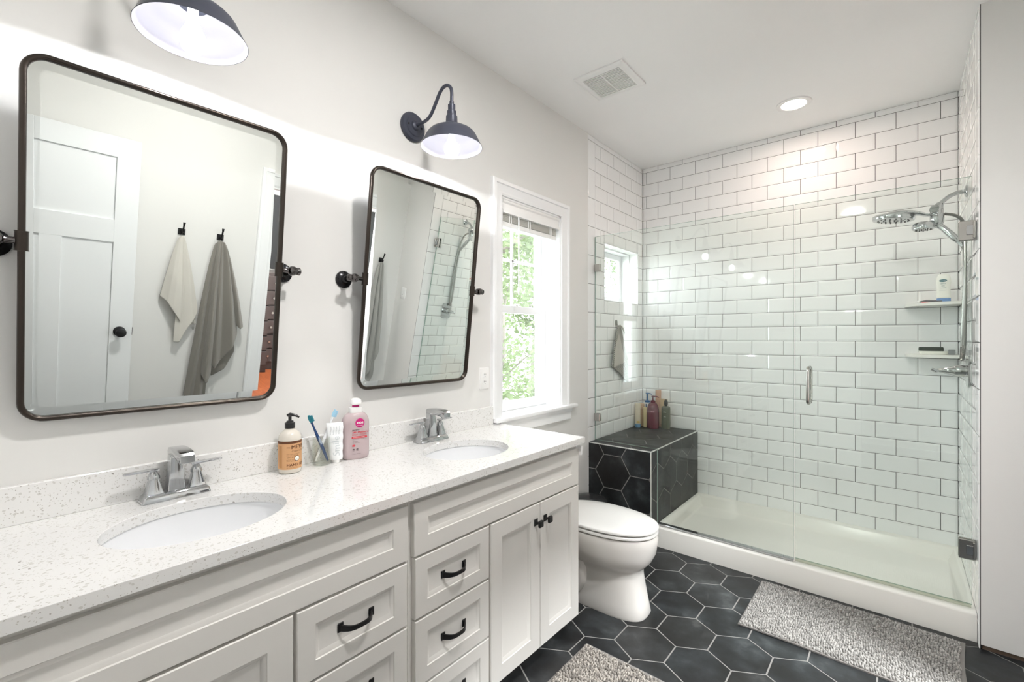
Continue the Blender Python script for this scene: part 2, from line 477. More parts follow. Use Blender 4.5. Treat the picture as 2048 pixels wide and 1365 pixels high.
bm = B(); box(bm, 4.03, 4.5, 1.9, 3.1, .0, 1.2, bev=.004); obj('carcass', bm, dk, ch)
for k in range(6):
    z = .10+k*.18
    bm = B(); box(bm, 4.0, 4.028, 1.93, 3.07, z, z+.165, bev=.004); d = obj('drawer', bm, dk, ch)
    bm = B()
    bm.free()
    for yy in (2.2, 2.8):
        bm = B(); lathe(bm, [(.006, 0), (.006, -.018), (.014, -.02), (.014, -.028)], (4.0, yy, z+.085), 'X', 12); obj('knob', bm, M['nickel'], d)
tv = thing('television', 'black television standing on the dark bedroom chest beyond the doorway', 'television', (4.2, 2.5, 1.2))
bm = B(); box(bm, 4.18, 4.22, 1.8, 3.2, 1.235, 2.12, bev=.004); obj('screen', bm, M['black'], tv)
bm = B(); box(bm, 4.1, 4.3, 2.3, 2.7, 1.2, 1.215, bev=.004); box(bm, 4.19, 4.21, 2.45, 2.55, 1.21, 1.3); obj('stand', bm, M['black'], tv)

# ------------------------------------------------------------------ window_1 (double hung)
def win_struct(name):
    o = bpy.data.objects.new(name, None); COL.objects.link(o); o['kind'] = 'structure'; return o
w1 = win_struct('window_1'); w1.location = (0, 2.225, .905)
a, b, c, d = W1
bm = B(); casing(bm, lambda u, z, dd: (dd, u, z), a, b, .925, d, .085)
# jamb liner
box(bm, WT, .002, a-.0005, a+.012, c+.02, d); box(bm, WT, .002, b-.012, b+.0005, c+.02, d); box(bm, WT, .002, a, b, d-.012, d+.0005)
obj('window_frame', bm, M['trim'], w1)
bm = B(); box(bm, WT, .045, a+.001, b-.001, c, c+.020, bev=.004, seg=2)
box(bm, .0, .048, 1.85, 2.665, c-.002, c+.020, bev=.006, seg=2)
box(bm, .0, .020, 1.895, 2.62, .825, c-.003, bev=.003); box(bm, .0, .030, 1.895, 2.62, .88, c-.003, bev=.006, seg=2)
obj('window_sill', bm, M['trim'], w1)
def sash(x, y0, y1, z0, z1, st, top, bot, th=.032, munt=False, third=False):
    bm = B()
    box(bm, x-th, x, y0, y0+st, z0, z1, bev=.002); box(bm, x-th, x, y1-st, y1, z0, z1, bev=.002)
    box(bm, x-th, x, y0+st, y1-st, z0, z0+bot, bev=.002); box(bm, x-th, x, y0+st, y1-st, z1-top, z1, bev=.002)
    xm = x-th/2
    if munt:
        ym = (y0+y1)/2-.008; zm = munt
        box(bm, xm-.008, xm+.008, ym-.009, ym+.009, z0+bot, z1-top, bev=.003)
        box(bm, xm-.008, xm+.008, y0+st, y1-st, zm-.009, zm+.009, bev=.003)
    if third:
        for q in third: box(bm, xm-.008, xm+.008, q-.009, q+.009, z0+bot, z1-top, bev=.003)
    return bm
us = obj('upper_sash', sash(-.147, a+.012, b-.012, 1.53, d-.012, .045, .045, .035, munt=1.852), M['trim'], w1)
bm = B(); box(bm, -.166, -.163, a+.05, b-.05, 1.56, 2.11); obj('pane', bm, M['pane'], us)
ls = obj('lower_sash', sash(-.112, a+.012, b-.012, .926, 1.565, .048, .045, .055), M['trim'], w1)
bm = B(); box(bm, -.130, -.127, a+.055, b-.055, .975, 1.525); obj('pane', bm, M['pane'], ls)
bm = B(); lathe(bm, [(.016, 0), (.016, .006), (.008, .010)], (-.128, 2.21, 1.565), 'Z', 16); box(bm, -.128, -.108, 2.195, 2.235, 1.571, 1.579, bev=.003)
obj('sash_lock', bm, M['wplas'], ls)
# blind, drawn up
bl = thing('window_blind', 'white horizontal slat blind drawn up tight at the window head', 'blind', (-.03, 2.225, 2.08))
def xyz_prof(bm, prof, y0, y1, mi=0):
    ring_loft(bm, [[(x, y, z) for x, z in prof] for y in (y0, y1)], mi)
bm = B(); xyz_prof(bm, [(-.012, 2.150), (.004, 2.150), (.004, 2.138), (-.002, 2.130), (-.002, 2.098), (.005, 2.088), (.005, 2.076), (-.012, 2.076)], a+.016, b-.016)
obj('valance', bm, M['wplas'], bl)
bm = B()
for k in range(9): box(bm, -.060, -.012, a+.022, b-.028, 2.072-k*.0045, 2.0745-k*.0045)
box(bm, -.062, -.012, a+.022, b-.028, 2.075, 2.125)
obj('slat_stack', bm, mat('grey_white_slat', (.62, .62, .58), .45), bl)
bm = B(); box(bm, -.062, -.010, a+.022, b-.028, 2.004, 2.032, bev=.004)
obj('bottom_rail', bm, M['wplas'], bl)
for yy in (2.02, 2.20, 2.42):
    bm = B(); tube(bm, [(-.008, yy-.008, 2.085), (-.006, yy-.009, 2.03), (-.008, yy, 2.015), (-.006, yy+.009, 2.03), (-.008, yy+.008, 2.085)], .0022, 6)
    obj('cord', bm, M['wplas'], bl)
bm = B(); tube(bm, [(.000, 2.085, 2.09), (.002, 2.085, 2.06), (.002, 2.086, 1.62)], .0042, 8)
obj('tilt_wand', bm, mat('clear_white_rod', (.9, .92, .93), .15), bl)

# ------------------------------------------------------------------ window_2 (in the shower)
w2 = win_struct('window_2'); a, b, c, d = W2; w2.location = (-.1, 3.4, c)
bm = B(); fx = -rev
for q in ((a, a+.014, c, d), (b-.014, b, c, d), (a+.014, b-.014, c, c+.014), (a+.014, b-.014, d-.014, d)): box(bm, WT, fx, *q)
obj('window_frame', bm, M['trim'], w2)
s = obj('sash', sash(-.150, a+.015, b-.015, c+.015, d-.015, .042, .042, .042, third=(3.30, 3.50)), M['trim'], w2)
bm = B(); box(bm, -.168, -.165, a+.05, b-.05, c+.05, d-.05); obj('pane', bm, M['pane'], s)

# ================================================================== CEILING FITTINGS
v_ = thing('exhaust_fan_grille', 'square white slotted exhaust fan grille on the ceiling', 'vent', (.44, 2.366, CEIL))
cx_, cy_, hs = .443, 2.366, .146
bm = B()
def sq(h, z, dx=0): return [(cx_-h, cy_-h, z), (cx_+h, cy_-h, z), (cx_+h, cy_+h, z), (cx_-h, cy_+h, z)]
ring_loft(bm, [sq(.112, CEIL-.004), sq(.112, CEIL-.014), sq(.118, CEIL-.018), sq(.128, CEIL-.018), sq(.149, CEIL-.008), sq(.149, CEIL)], cap0=False, cap1=False)
obj('frame', bm, M['wplas'], v_)
bm = B(); n = 17
for k in range(n):
    y = cy_-.112+.224*(k+.5)/n
    box(bm, cx_-.113, cx_+.113, y-.0034, y+.0034, CEIL-.0165, CEIL-.012)
box(bm, cx_-.003, cx_+.003, cy_-.112, cy_+.112, CEIL-.0163, CEIL-.0125)
obj('louvre', bm, M['wplas'], v_)
bm = B(); box(bm, cx_-.112, cx_+.112, cy_-.112, cy_+.112, CEIL-.003, CEIL-.001); obj('backing', bm, mat('dark_duct', (.05, .05, .048), .8), v_)

def downlight(x, y, label, glow=True):
    t = thing('recessed_light', label, 'ceiling light', (x, y, CEIL))
    bm = B(); lathe(bm, [(.066, -.001), (.068, -.006), (.078, -.009), (.095, -.006), (.097, 0)], (x, y, CEIL), n=40, cap0=False, cap1=False)
    obj('trim_ring', bm, M['wplas'], t)
    bm = B(); lathe(bm, [(.0675, -.003), (.0675, -.0015)], (x, y, CEIL), n=40); obj('diffuser', bm, M['led'], t)
downlight(1.20, 3.34, 'round recessed ceiling light glowing above the shower')
downlight(1.30, 1.00, 'round recessed ceiling light added as fill above the vanity aisle')  # unseen fixture, added to go with the room fill
downlight(1.80, -.75, 'round recessed ceiling light added as fill in the hall outside the bathroom')  # unseen fixture, added to go with the hall fill

# ================================================================== SHOWER
# pan
pan = thing('shower_pan', 'low cream shower pan with a raised white threshold behind the bath mat', 'shower pan', (1.22, 3.35, 0))
bm = B()
X0, X1 = .470, 1.972
def rc(ix0, ix1, iy0, iy1, z): return [(X0+ix0, 2.92+iy0, z), (X1-ix1, 2.92+iy0, z), (X1-ix1, YB-iy1-.001, z), (X0+ix0, YB-iy1-.001, z)]
ring_loft(bm, [rc(0, 0, .0, 0, .0), rc(0, 0, .0, 0, .118), rc(.0, .0, .002, 0, .125), rc(.0, .0, .006, 0, .128), rc(.012, .012, .085, .012, .122), rc(.02, .02, .092, .02, .110), rc(.045, .045, .125, .05, .058), rc(.06, .06, .145, .065, .046), rc(.30, .30, .30, .25, .034), rc(.70, .70, .40, .40, .030)], cap1=True)
po = obj('basin', bm, M['pan'], pan, sharp=50)

# bench
bn = thing('shower_bench', 'boxy shower bench clad in dark hexagon tiles beside the toilet', 'bench', (.23, 3.33, 0))
BX, BY, BZ = .467, 2.88, .623
bm = B()
box(bm, .001, BX-.0009, BY+.0009, YB-.001, .0, BZ-.0009, mi=1)
hexes(bm, .001, BX, 0, BZ, .188, .4385, HEX, False, lambda u, v, d: (u, BY+d, v))
hexes(bm, BY, YB-.001, .0, BZ, BY+.33, .40, HEX, True, lambda u, v, d: (BX-d, u, v))
hexes(bm, .001, BX, BY, YB-.001, .215, BY+.43, HEX, False, lambda u, v, d: (u, v, BZ-d))
obj('tile_cladding', bm, [M['slate'], M['grout2']], bn, sharp=20)
bm = B(); e = .006
box(bm, .001, BX+.001, BY-.001, BY+e, BZ-e, BZ+.001, bev=.001); box(bm, BX-e, BX+.001, BY+e, YB-.001, BZ-e, BZ+.001, bev=.001); box(bm, BX-e, BX+.001, BY-.001, BY+e, .0, BZ-e, bev=.001)
obj('metal_edging', bm, mat('pale_metal_edge', (.70, .71, .69), .3, metal=.3), bn)

# glass
GY = 2.962; GT = .010; GTOP = 2.108
FY = lambda u, v, d: (u, GY+d, v)
def glass_panel(name, poly, par):
    bm = B(); prism(bm, poly, FY, 0, GT)
    for f in bm.faces:
        n_ = f.normal if f.normal.length else f.calc_center_median()
        f.normal_update()
        if abs(f.normal.y) < .5: f.material_index = 1
    return obj(name, bm, [M['glass'], M['gedge']], par, smooth=False)
fp = thing('fixed_glass_panel', 'clear fixed glass panel standing over the tiled bench and threshold', 'shower glass', (.63, GY, .13))
glass_panel('pane', [(.004, BZ+.004), (BX+.006, BZ+.004), (BX+.006, .134), (1.257, .134), (1.257, GTOP), (.004, GTOP)], fp)
bm = B(); box(bm, BX+.006, 1.257, GY-.012, GY+.022, .1285, .140, bev=.001); obj('bottom_channel', bm, M['chrome'], fp)
for z in (.792, 1.878):
    bm = B(); box(bm, .0, .048, GY-.010, GY+.020, z-.027, z+.027, bev=.003); obj('wall_clamp', bm, M['nickel'], fp)
gd = thing('glass_shower_door', 'frameless clear glass shower door with a vertical chrome pull', 'shower door', (1.61, GY, .13))
glass_panel('pane', [(1.263, .146), (1.960, .146), (1.960, GTOP), (1.263, GTOP)], gd)
bm = B(); box(bm, 1.265, 1.958, GY-.002, GY+.012, .132, .1465, bev=.001)
obj('bottom_sweep', bm, arch_glass('clear_vinyl', (.80, .82, .76)), gd)
for z in (.398, 1.860):
    bm = B(); box(bm, 1.915, 1.972, GY-.012, GY-.0005, z-.045, z+.045, bev=.003); box(bm, 1.915, 1.972, GY+GT+.0005, GY+.022, z-.045, z+.045, bev=.003)
    box(bm, 1.962, 1.9725, GY-.022, GY+.034, z-.040, z+.040, bev=.003)
    hg = obj('hinge', bm, M['nickel'], gd)
    bm = B(); box(bm, 1.940, 1.974, GY-.017, GY-.010, z-.022, z+.022, bev=.002); obj('hinge_knuckle', bm, M['chrome'], hg)
bm = B()
for s_, y in ((1, GY-.045), (-1, GY+GT+.040)):
    r_ = .022 if s_ == 1 else .018; yo = GY if s_ == 1 else GY+GT
    pts = [(1.330, yo, 1.205), (1.330, y+s_*r_, 1.205)]
    pts += [(1.330, y+s_*r_*(1-math.sin(t)), 1.205-r_*(1-math.cos(t))) for t in [i*PI/12 for i in range(1, 7)]]
    pts += [(1.330, p[1], 1.015+1.205-p[2]) for p in reversed(pts)]
    tube(bm, pts, .0095, 12)
obj('pull_handle', bm, M['nickel'], gd)

# corner shelves
def corner_shelf(z, label):
    bm = B(); Rr = .24
    poly = [(XS-.001, YB-.001)]+[(XS-.001-Rr*math.sin(t)*1.0, YB-.001-Rr*math.cos(t)*.96) for t in [i*PI/2/16 for i in range(17)]]
    ring_loft(bm, [[(x+(.004 if i else 0)*0, y, z-.017+dz) for i, (x, y) in enumerate(poly)] for dz in (0, .017)])
    o = obj('corner_shelf', bm, mat('white_marble_shelf', (.78, .77, .73), .25), None, sharp=40)
    return tag(o, label, 'shelf', 'marble corner shelves in the shower')
corner_shelf(1.575, 'upper white quarter-round shelf in the shower corner, under the white bottle')
corner_shelf(1.270, 'lower white quarter-round shelf in the shower corner, under the dark brush')

# shower head on its arm
sh = thing('showerhead', 'chrome double shower head with a large round rain head on a curved arm', 'shower head', (XS, 3.305, 2.12))
bm = B(); AY = 3.305
lathe(bm, [(.031, 0), (.031, -.004), (.026, -.009), (.012, -.013)], (XS, AY, 2.12), 'X', 28); obj('flange', bm, M['chrome'], sh)
arm = smooth_path([(XS-.005, AY, 2.121), (1.941, AY, 2.120), (1.909, AY, 2.109), (1.888, AY, 2.092), (1.870, AY, 2.074)], 6)
bm = B(); tube(bm, arm, .0105, 14); obj('arm', bm, M['chrome'], sh)
bm = B()
body = smooth_path([(1.872, AY, 2.078), (1.864, AY, 2.060), (1.858, AY, 2.035), (1.858, AY, 2.005), (1.860, AY, 1.975), (1.862, AY, 1.955)], 4)
tube(bm, body, [.0135, .016, .0175, .019, .021, .0225, .024, .025, .026, .027, .028, .029, .029, .029, .028, .027, .026, .024, .021, .017, .012][:len(body)], 18)
lathe(bm, [(.0, .0), (.018, .0), (.020, .005), (.020, .028), (.015, .034), (.0, .036)], (1.846, AY-.052, 2.042), 'Y', 20)
obj('diverter', bm, M['chrome'], sh)
bm = B()
cx2, cz2 = 1.680, 2.030
def rp(s, z): return [(cx2+.092*s*math.cos(t), AY+.088*s*math.sin(t), z+.10*.092*s*math.cos(t)*-1) for t in [2*PI*i/40 for i in range(40)]]
ring_loft(bm, [rp(.88, cz2-.016), rp(.97, cz2-.014), rp(1.0, cz2-.008), rp(1.0, cz2+.006), rp(.90, cz2+.014), rp(.6, cz2+.020), rp(.2, cz2+.023)])
neck = smooth_path([(cx2-.02, AY, cz2+.016), (cx2+.05, AY, cz2+.016), (cx2+.10, AY, cz2+.010), (1.815, AY, 2.026), (1.845, AY, 2.020)], 4)
tube(bm, neck, [.055, .058, .058, .056, .052, .047, .042, .037, .033, .030, .028, .026, .025, .024, .023, .022, .021][:len(neck)], 18, flat=(.34, 1))
rh = obj('rain_head', bm, M['chrome'], sh)
bm = B()
for rr_, nn in ((.2, 5), (.45, 10), (.72, 18)):
    for i in range(nn):
        t = 2*PI*i/nn; dx = .092*rr_*math.cos(t); lathe(bm, [(.0042, 0), (.003, -.0035)], (cx2+dx, AY+.088*rr_*math.sin(t), cz2-.0155-.10*dx), n=8)
obj('nozzle', bm, M['black'], rh)
bm = B()
lathe(bm, [(.0, -.022), (.040, -.022), (.048, -.016), (.050, -.002), (.044, .012), (.030, .020), (.0, .022)], (1.805, AY, 1.968), n=32)
tube(bm, smooth_path([(1.845, AY, 1.972), (1.871, AY-.005, 1.955), (1.905, AY-.012, 1.912), (1.937, AY-.018, 1.868), (1.955, AY-.022, 1.838)], 5), [.022, .021, .020, .018, .016, .015, .0145, .0145, .0150, .0155, .0160, .0165, .0165, .0160, .0150, .0125, .0120, .0115, .0110, .0105, .0100], 14)
hs_ = obj('hand_shower', bm, M['chrome'], sh)
bm = B()
for rr_, nn in ((.015, 6), (.032, 12)):
    for i in range(nn):
        t = 2*PI*i/nn; lathe(bm, [(.0035, 0), (.0025, -.003)], (1.805+rr_*math.cos(t), AY+rr_*math.sin(t), 1.9465), n=6)
obj('nozzle', bm, M['black'], hs_)
def hose(pts, r=.0075):
    P = smooth_path(pts, 26); bm = B()
    tube(bm, P, [r*(1.0+(.10 if i % 2 else -.10)) for i in range(len(P))], 10); return bm
hb = hose([(1.953, AY-.022, 1.842), (1.960, AY-.03, 1.80), (1.960, 3.275, 1.66), (1.954, 3.272, 1.46), (1.950, 3.268, 1.31), (1.948, 3.258, 1.262), (1.952, 3.246, 1.275), (1.957, 3.242, 1.36), (1.960, 3.244, 1.6), (1.960, 3.262, 1.84), (1.957, 3.29, 1.955), (1.930, 3.30, 2.000), (1.886, AY, 2.019)])
obj('hose', hb, mat('steel_hose', (.30, .295, .28), .3, metal=1), sh)

vl = thing('shower_valve', 'chrome shower valve lever on a square plate below the lower corner shelf', 'shower valve', (XS, 3.24, 1.20))
VY = 3.235
bm = B(); prism(bm, rrect(.125, .155, .02, 5), lambda u, v, d: (XS-d, VY+u, 1.20+v), 0, .007); obj('plate', bm, M['chrome'], vl)
bm = B(); lathe(bm, [(.030, -.006), (.030, -.05), (.028, -.055), (.024, -.06), (.014, -.095), (.009, -.115)], (XS, VY, 1.20), 'X', 24)
tube(bm, [(XS-.11, VY, 1.20), (XS-.125, VY-.003, 1.198), (XS-.14, VY-.005, 1.205)], [.009, .010, .008], 12)
obj('lever', bm, M['chrome'], vl)

# ------------------------------------------------------------------ things on the shower shelves
def bottle_bm(w, d, h, sh_z, top_w, top_d, bot=.006, p=2.6, n=40, z0=0, waist=0):
    """oval bottle body from z0 to h with shoulders from sh_z"""
    rings = []
    def rg(a, b, z): return [(x, y, z) for x, y in oval(a/2, b/2, n, p)]
    rings.append(rg(w*.86, d*.86, z0)); rings.append(rg(w*.97, d*.97, z0+bot*.5)); rings.append(rg(w, d, z0+bot*1.6))
    for k in range(1, 6):
        t = k/6; q = 1-waist*math.sin(PI*t); rings.append(rg(w*q, d*q, z0+bot*1.6+(sh_z-z0-bot*1.6)*t))
    rings.append(rg(w, d, sh_z))
    for k in range(1, 9):
        t = k/8; c = math.cos(t*PI/2); s_ = math.sin(t*PI/2)
        rings.append(rg(top_w+(w-top_w)*c, top_d+(d-top_d)*c, sh_z+(h-sh_z)*s_))
    bm = B(); ring_loft(bm, rings); return bm
def place(bm, x, y, z, rz):
    bm.transform(Matrix.Translation((x, y, z)) @ Matrix.Rotation(rz, 4, 'Z')); return bm
def flat_text(s, size, x, y, z, rz, u, v, dep, align='CENTER', bold=0, curveR=None, spacing=1.0, vert=False):
    """text on a face looking along local +x at distance dep; u across, v up; curveR wraps it on a cylinder"""
    def fn(a, b, d):
        if vert: a, b = -b, a
        aa, bb = u+a, v+b
        if curveR:
            th = aa/curveR; p = Vector(((curveR+d)*math.cos(th), (curveR+d)*math.sin(th), bb))
        else: p = Vector((dep+d, aa, bb))
        return Matrix.Rotation(rz, 3, 'Z') @ p + Vector((x, y, z))
    bm = text_bm(s, size, fn, align=align, bold=bold, spacing=spacing)
    return bm
def shape_patch(poly, x, y, z, rz, dep, d=.0002, curveR=None):
    bm = B(); vs = []
    for a, b in poly:
        if curveR: th = a/curveR; p = Vector(((curveR+d)*math.cos(th), (curveR+d)*math.sin(th), b))
        else: p = Vector((dep+d, a, b))
        vs.append(bm.verts.new(Matrix.Rotation(rz, 3, 'Z') @ p + Vector((x, y, z))))
    bm.faces.new(vs); return bm
def curved_band(u0, u1, v0, v1, Rr, x, y, z, rz, n=16, d=.0003):
    bm = B(); rows = []
    for i in range(n+1):
        th = (u0+(u1-u0)*i/n)/Rr
        rows.append([bm.verts.new(Matrix.Rotation(rz, 3, 'Z') @ Vector(((Rr+d)*math.cos(th), (Rr+d)*math.sin(th), zz)) + Vector((x, y, z))) for zz in (v0, v1)])
    for p, q in zip(rows, rows[1:]): bm.faces.new((p[0], q[0], q[1], p[1]))
    return bm
SZ1, SZ2 = 1.575, 1.270
cream = mat('cream_plastic', (.84, .84, .78), .35); blue = mat('pale_blue_cap', (.16, .30, .58), .4); navy = mat('navy_ink', (.02, .06, .16), .5)
teal = mat('teal_ink', (.02, .16, .2), .5)
t = thing('cleanser_bottle', 'white bottle standing on its blue cap on the upper corner shelf', 'bottle', (1.905, 3.70, SZ1))
bx, by, brz = 1.905, 3.70, R(-100)
bm = place(bottle_bm(.062, .034, .026, .018, .060, .033), bx, by, SZ1, brz+PI/2); obj('cap', bm, blue, t)
bm = place(bottle_bm(.064, .038, .168, .120, .034, .022, z0=.026, waist=.07), bx, by, SZ1, brz+PI/2); body_ = obj('body', bm, cream, t)
bm = shape_patch([(.0175*math.cos(q), .128+.0075*math.sin(q)) for q in [2*PI*i/24 for i in range(24)]], bx, by, SZ1, brz, .0195); obj('logo_oval', bm, teal, body_)
bm = flat_text('Cetaphil', .0085, bx, by, SZ1, brz, 0, .1255, .0200); obj('lettering', bm, cream, body_)
for k, (tx, sz_, mt) in enumerate((('GENTLE', .0065, teal), ('SKIN', .0065, teal), ('CLEANSER', .006, teal), ('for all skin types', .0045, navy))):
    bm = flat_text(tx, sz_, bx, by, SZ1, brz, 0, .108-k*.0125, .0196); obj('lettering', bm, mt, body_)
# razors
def razor(x, y, z, rz, m, label):
    t = thing('razor', label, 'razor', (x, y, z), 'razors on the upper corner shelf')
    T = Matrix.Translation((x, y, z)) @ Matrix.Rotation(rz, 4, 'Z')
    bm = B(); tube(bm, smooth_path([(0, 0, .006), (.03, 0, .008), (.07, 0, .013), (.10, 0, .010)], 5), [.0045]*5+[.006]*7+[.004]*4, 10); bm.transform(T); obj('handle', bm, m, t)
    bm = B(); box(bm, .098, .110, -.020, .020, .004, .014, bev=.002, mat=T); obj('blade_head', bm, M['wplas'], t)
razor(1.80, 3.735, SZ1, R(-12), mat('coral_plastic', (.75, .10, .12), .4), 'coral pink razor lying on the upper corner shelf')
razor(1.895, 3.645, SZ1, R(160), mat('grey_plastic', (.12, .12, .13), .4), 'grey and white razor lying in front of the coral one')
# soap dish and brush
t = thing('soap_dish', 'white soap dish lying on the lower corner shelf', 'soap dish', (1.85, 3.72, SZ2))
bm = B(); ring_loft(bm, [[(1.865+x*k, 3.70+y*k, SZ2+zz) for x, y in oval(.072, .036, 40, 3.5)] for k, zz in ((.8, .0), (.92, .004), (1.0, .020), (.95, .020), (.88, .008))]); obj('tray', bm, cream, t)
bm = B(); ring_loft(bm, [[(1.850+x*k, 3.70+y*k, SZ2+zz) for x, y in oval(.056, .026, 32, 4)] for k, zz in ((.95, .010), (1, .014), (1, .038), (.94, .044))])
tag(obj('scrubbing_sponge', bm, mat('dark_green_sponge', (.045, .055, .045), .9)), 'dark sponge resting in the white soap dish', 'sponge')
t = thing('razor', 'small grey razor lying beside the soap dish on the lower shelf', 'razor', (1.94, 3.70, SZ2))
bm = B(); tube(bm, [(1.935, 3.66, SZ2+.022), (1.95, 3.72, SZ2+.024), (1.955, 3.755, SZ2+.012)], .005, 8); obj('handle', bm, M['chrome'], t)
bm = B(); box(bm, 1.922, 1.952, 3.648, 3.660, SZ2+.001, SZ2+.030, bev=.002); obj('blade_head', bm, mat('grey_head', (.2, .21, .22), .4), t)

# ------------------------------------------------------------------ bottles on the bench
BT = BZ+.0012
def simple(name, label, x, y, parts, group='bottles on the shower bench', cat='bottle'):
    t = thing(name, label, cat, (x, y, BT), group)
    for nm, bm, m in parts: bm.transform(Matrix.Translation((x, y, BT))); obj(nm, bm, m, t)
    return t
def cyl(prof, n=28, ax='Z', c=(0, 0, 0)): bm = B(); lathe(bm, prof, c, ax, n); return bm
def pump(z, col, r=.013, rot=0, reach=.042, hh=.05):
    bm = B(); lathe(bm, [(r*1.5, z), (r*1.5, z+.014), (r, z+.017), (r*.4, z+.02), (r*.4, z+hh-.012), (r*.9, z+hh-.010), (r*.95, z+hh)], n=20)
    q = Matrix.Rotation(rot, 3, 'Z')
    tube(bm, [q @ Vector((0, 0, z+hh-.005)), q @ Vector((reach*.6, 0, z+hh-.005)), q @ Vector((reach, 0, z+hh-.011))], [.006, .005, .0035], 10)
    return bm
wine = mat('wine_red_plastic', (.11, .012, .03), .18, coat=.3)
t = simple('shampoo_bottle', 'wine red pump bottle with a round body on the tiled bench', .15, 3.655, [('body', bottle_bm(.098, .098, .212, .135, .030, .030, p=2), wine), ('pump', pump(.212, None, .013, R(5), .05, .055), wine)])
bdy = [o for o in COL.objects if o.parent == t and o.name.startswith('body')][0]
for k, (tx, s_) in enumerate((('rosy', .016),)):
    bm = flat_text(tx, s_, .15, 3.655, BT, R(-70), 0, .138-k*.070, 0, curveR=.0496); obj('lettering', bm, mat('pale_pink_ink', (.55, .3, .36), .5), bdy)
olive = mat('olive_plastic', (.085, .10, .065), .3)
t = simple('conditioner_bottle', 'dark olive bottle with a pointed black top, right end of the bench group', .242, 3.698, [('body', bottle_bm(.068, .05, .186, .172, .024, .024, p=3), olive), ('spout', cyl([(.011, .185), (.015, .198), (.016, .214), (.012, .232), (.006, .240)]), M['black'])])
bm = flat_text('olive', .014, .242, 3.698, BT, R(-90), 0, .135, .0258); obj('lettering', bm, cream, [o for o in COL.objects if o.parent == t][0])
bm = flat_text('shine', .010, .242, 3.698, BT, R(-90), 0, .098, .0258); obj('lettering', bm, cream, [o for o in COL.objects if o.parent == t][0])
t = simple('lotion_tube', 'cream tube standing on a tan cap between the wine red and olive bottles', .205, 3.748, [])
def tube_bm(w, dth, z0, z1): 
    bm = B(); rings = []
    for k in range(9):
        q = k/8; a = w/2*(1+.12*q); b = dth/2*(1-q)+.0015
        rings.append([(.205+x, 3.748+y, BT+z0+(z1-z0)*q) for x, y in oval(a, b, 28)])
    ring_loft(bm, rings); return bm
obj('body', tube_bm(.058, .040, .03, .238), mat('beige_tube', (.70, .55, .36), .4), t)
bm = B(); lathe(bm, [(.024, .0), (.026, .004), (.026, .03), (.022, .032)], (.205, 3.748, BT)); obj('cap', bm, mat('tan_cap', (.5, .34, .2), .4), t)
t = simple('lotion_tube', 'peach tube leaning tallest at the back of the bench group', .150, 3.762, [])
bm = B(); ring_loft(bm, [[(.150+x*k, 3.764+y*k2, BT+zz) for x, y in oval(.024, .017, 24)] for k, k2, zz in ((.9, .9, 0), (1, 1, .01), (1, 1, .17), (1.0, .6, .25), (1.05, .12, .305))]); obj('body', bm, mat('peach_tube', (.62, .40, .29), .4), t)
t = simple('body_wash_bottle', 'white bottle with a bright blue pump behind the wine red bottle', .062, 3.745, [('body', bottle_bm(.070, .045, .196, .182, .034, .034, p=3), M['wplas']), ('pump', pump(.196, None, .015, R(10), .038, .080), mat('bright_blue_plastic', (.02, .12, .30), .35))])
bm = flat_text('B', .05, .062, 3.745, BT, R(-75), 0, .150, .0226, bold=.001); obj('lettering', bm, navy, [o for o in COL.objects if o.parent == t][0])
t = simple('face_wash_tube', 'pale yellow tube standing on its cap at the left of the wine red bottle', .078, 3.668, [])
bm = B(); ring_loft(bm, [[(.078+x*k, 3.668+y*k2, BT+zz) for x, y in oval(.019, .016, 24)] for k, k2, zz in ((.85, .85, 0), (.9, .9, .004), (.9, .9, .05), (1, .8, .13), (1.08, .15, .165))]); obj('body', bm, mat('straw_yellow', (.72, .60, .34), .4), t)
t = simple('face_scrub_tube', 'beige and yellow tube standing on a light blue cap, left end of the bench group', .036, 3.615, [])
bm = B(); ring_loft(bm, [[(.036+x*k, 3.615+y*k2, BT+zz) for x, y in oval(.023, .018, 24)] for k, k2, zz in ((.9, .9, .026), (1, 1, .035), (1.05, .6, .13), (1.1, .12, .198))]); bo = obj('body', bm, mat('pale_beige_tube', (.66, .58, .46), .4), t)
bm = B(); lathe(bm, [(.022, 0), (.0235, .004), (.0235, .026), (.02, .027)], (.036, 3.615, BT)); obj('cap', bm, mat('light_blue_cap', (.16, .32, .52), .4), t)
bm = place(curved_band(-.012, .012, .04, .055, .0245, 0, 0, 0, 0), .036, 3.615, BT, R(-60)); obj('label_band', bm, mat('yellow_band', (.65, .45, .12), .5), bo)
t = simple('shaving_cream_can', 'tan capped can standing behind the yellow tube on the bench', .034, 3.690, [('body', cyl([(.022, 0), (.024, .003), (.024, .145), (.018, .152)]), mat('tan_can', (.5, .36, .24), .35)), ('cap', cyl([(.020, .151), (.024, .154), (.024, .184), (.018, .192)]), mat('copper_cap', (.55, .38, .26), .35))], cat='can')

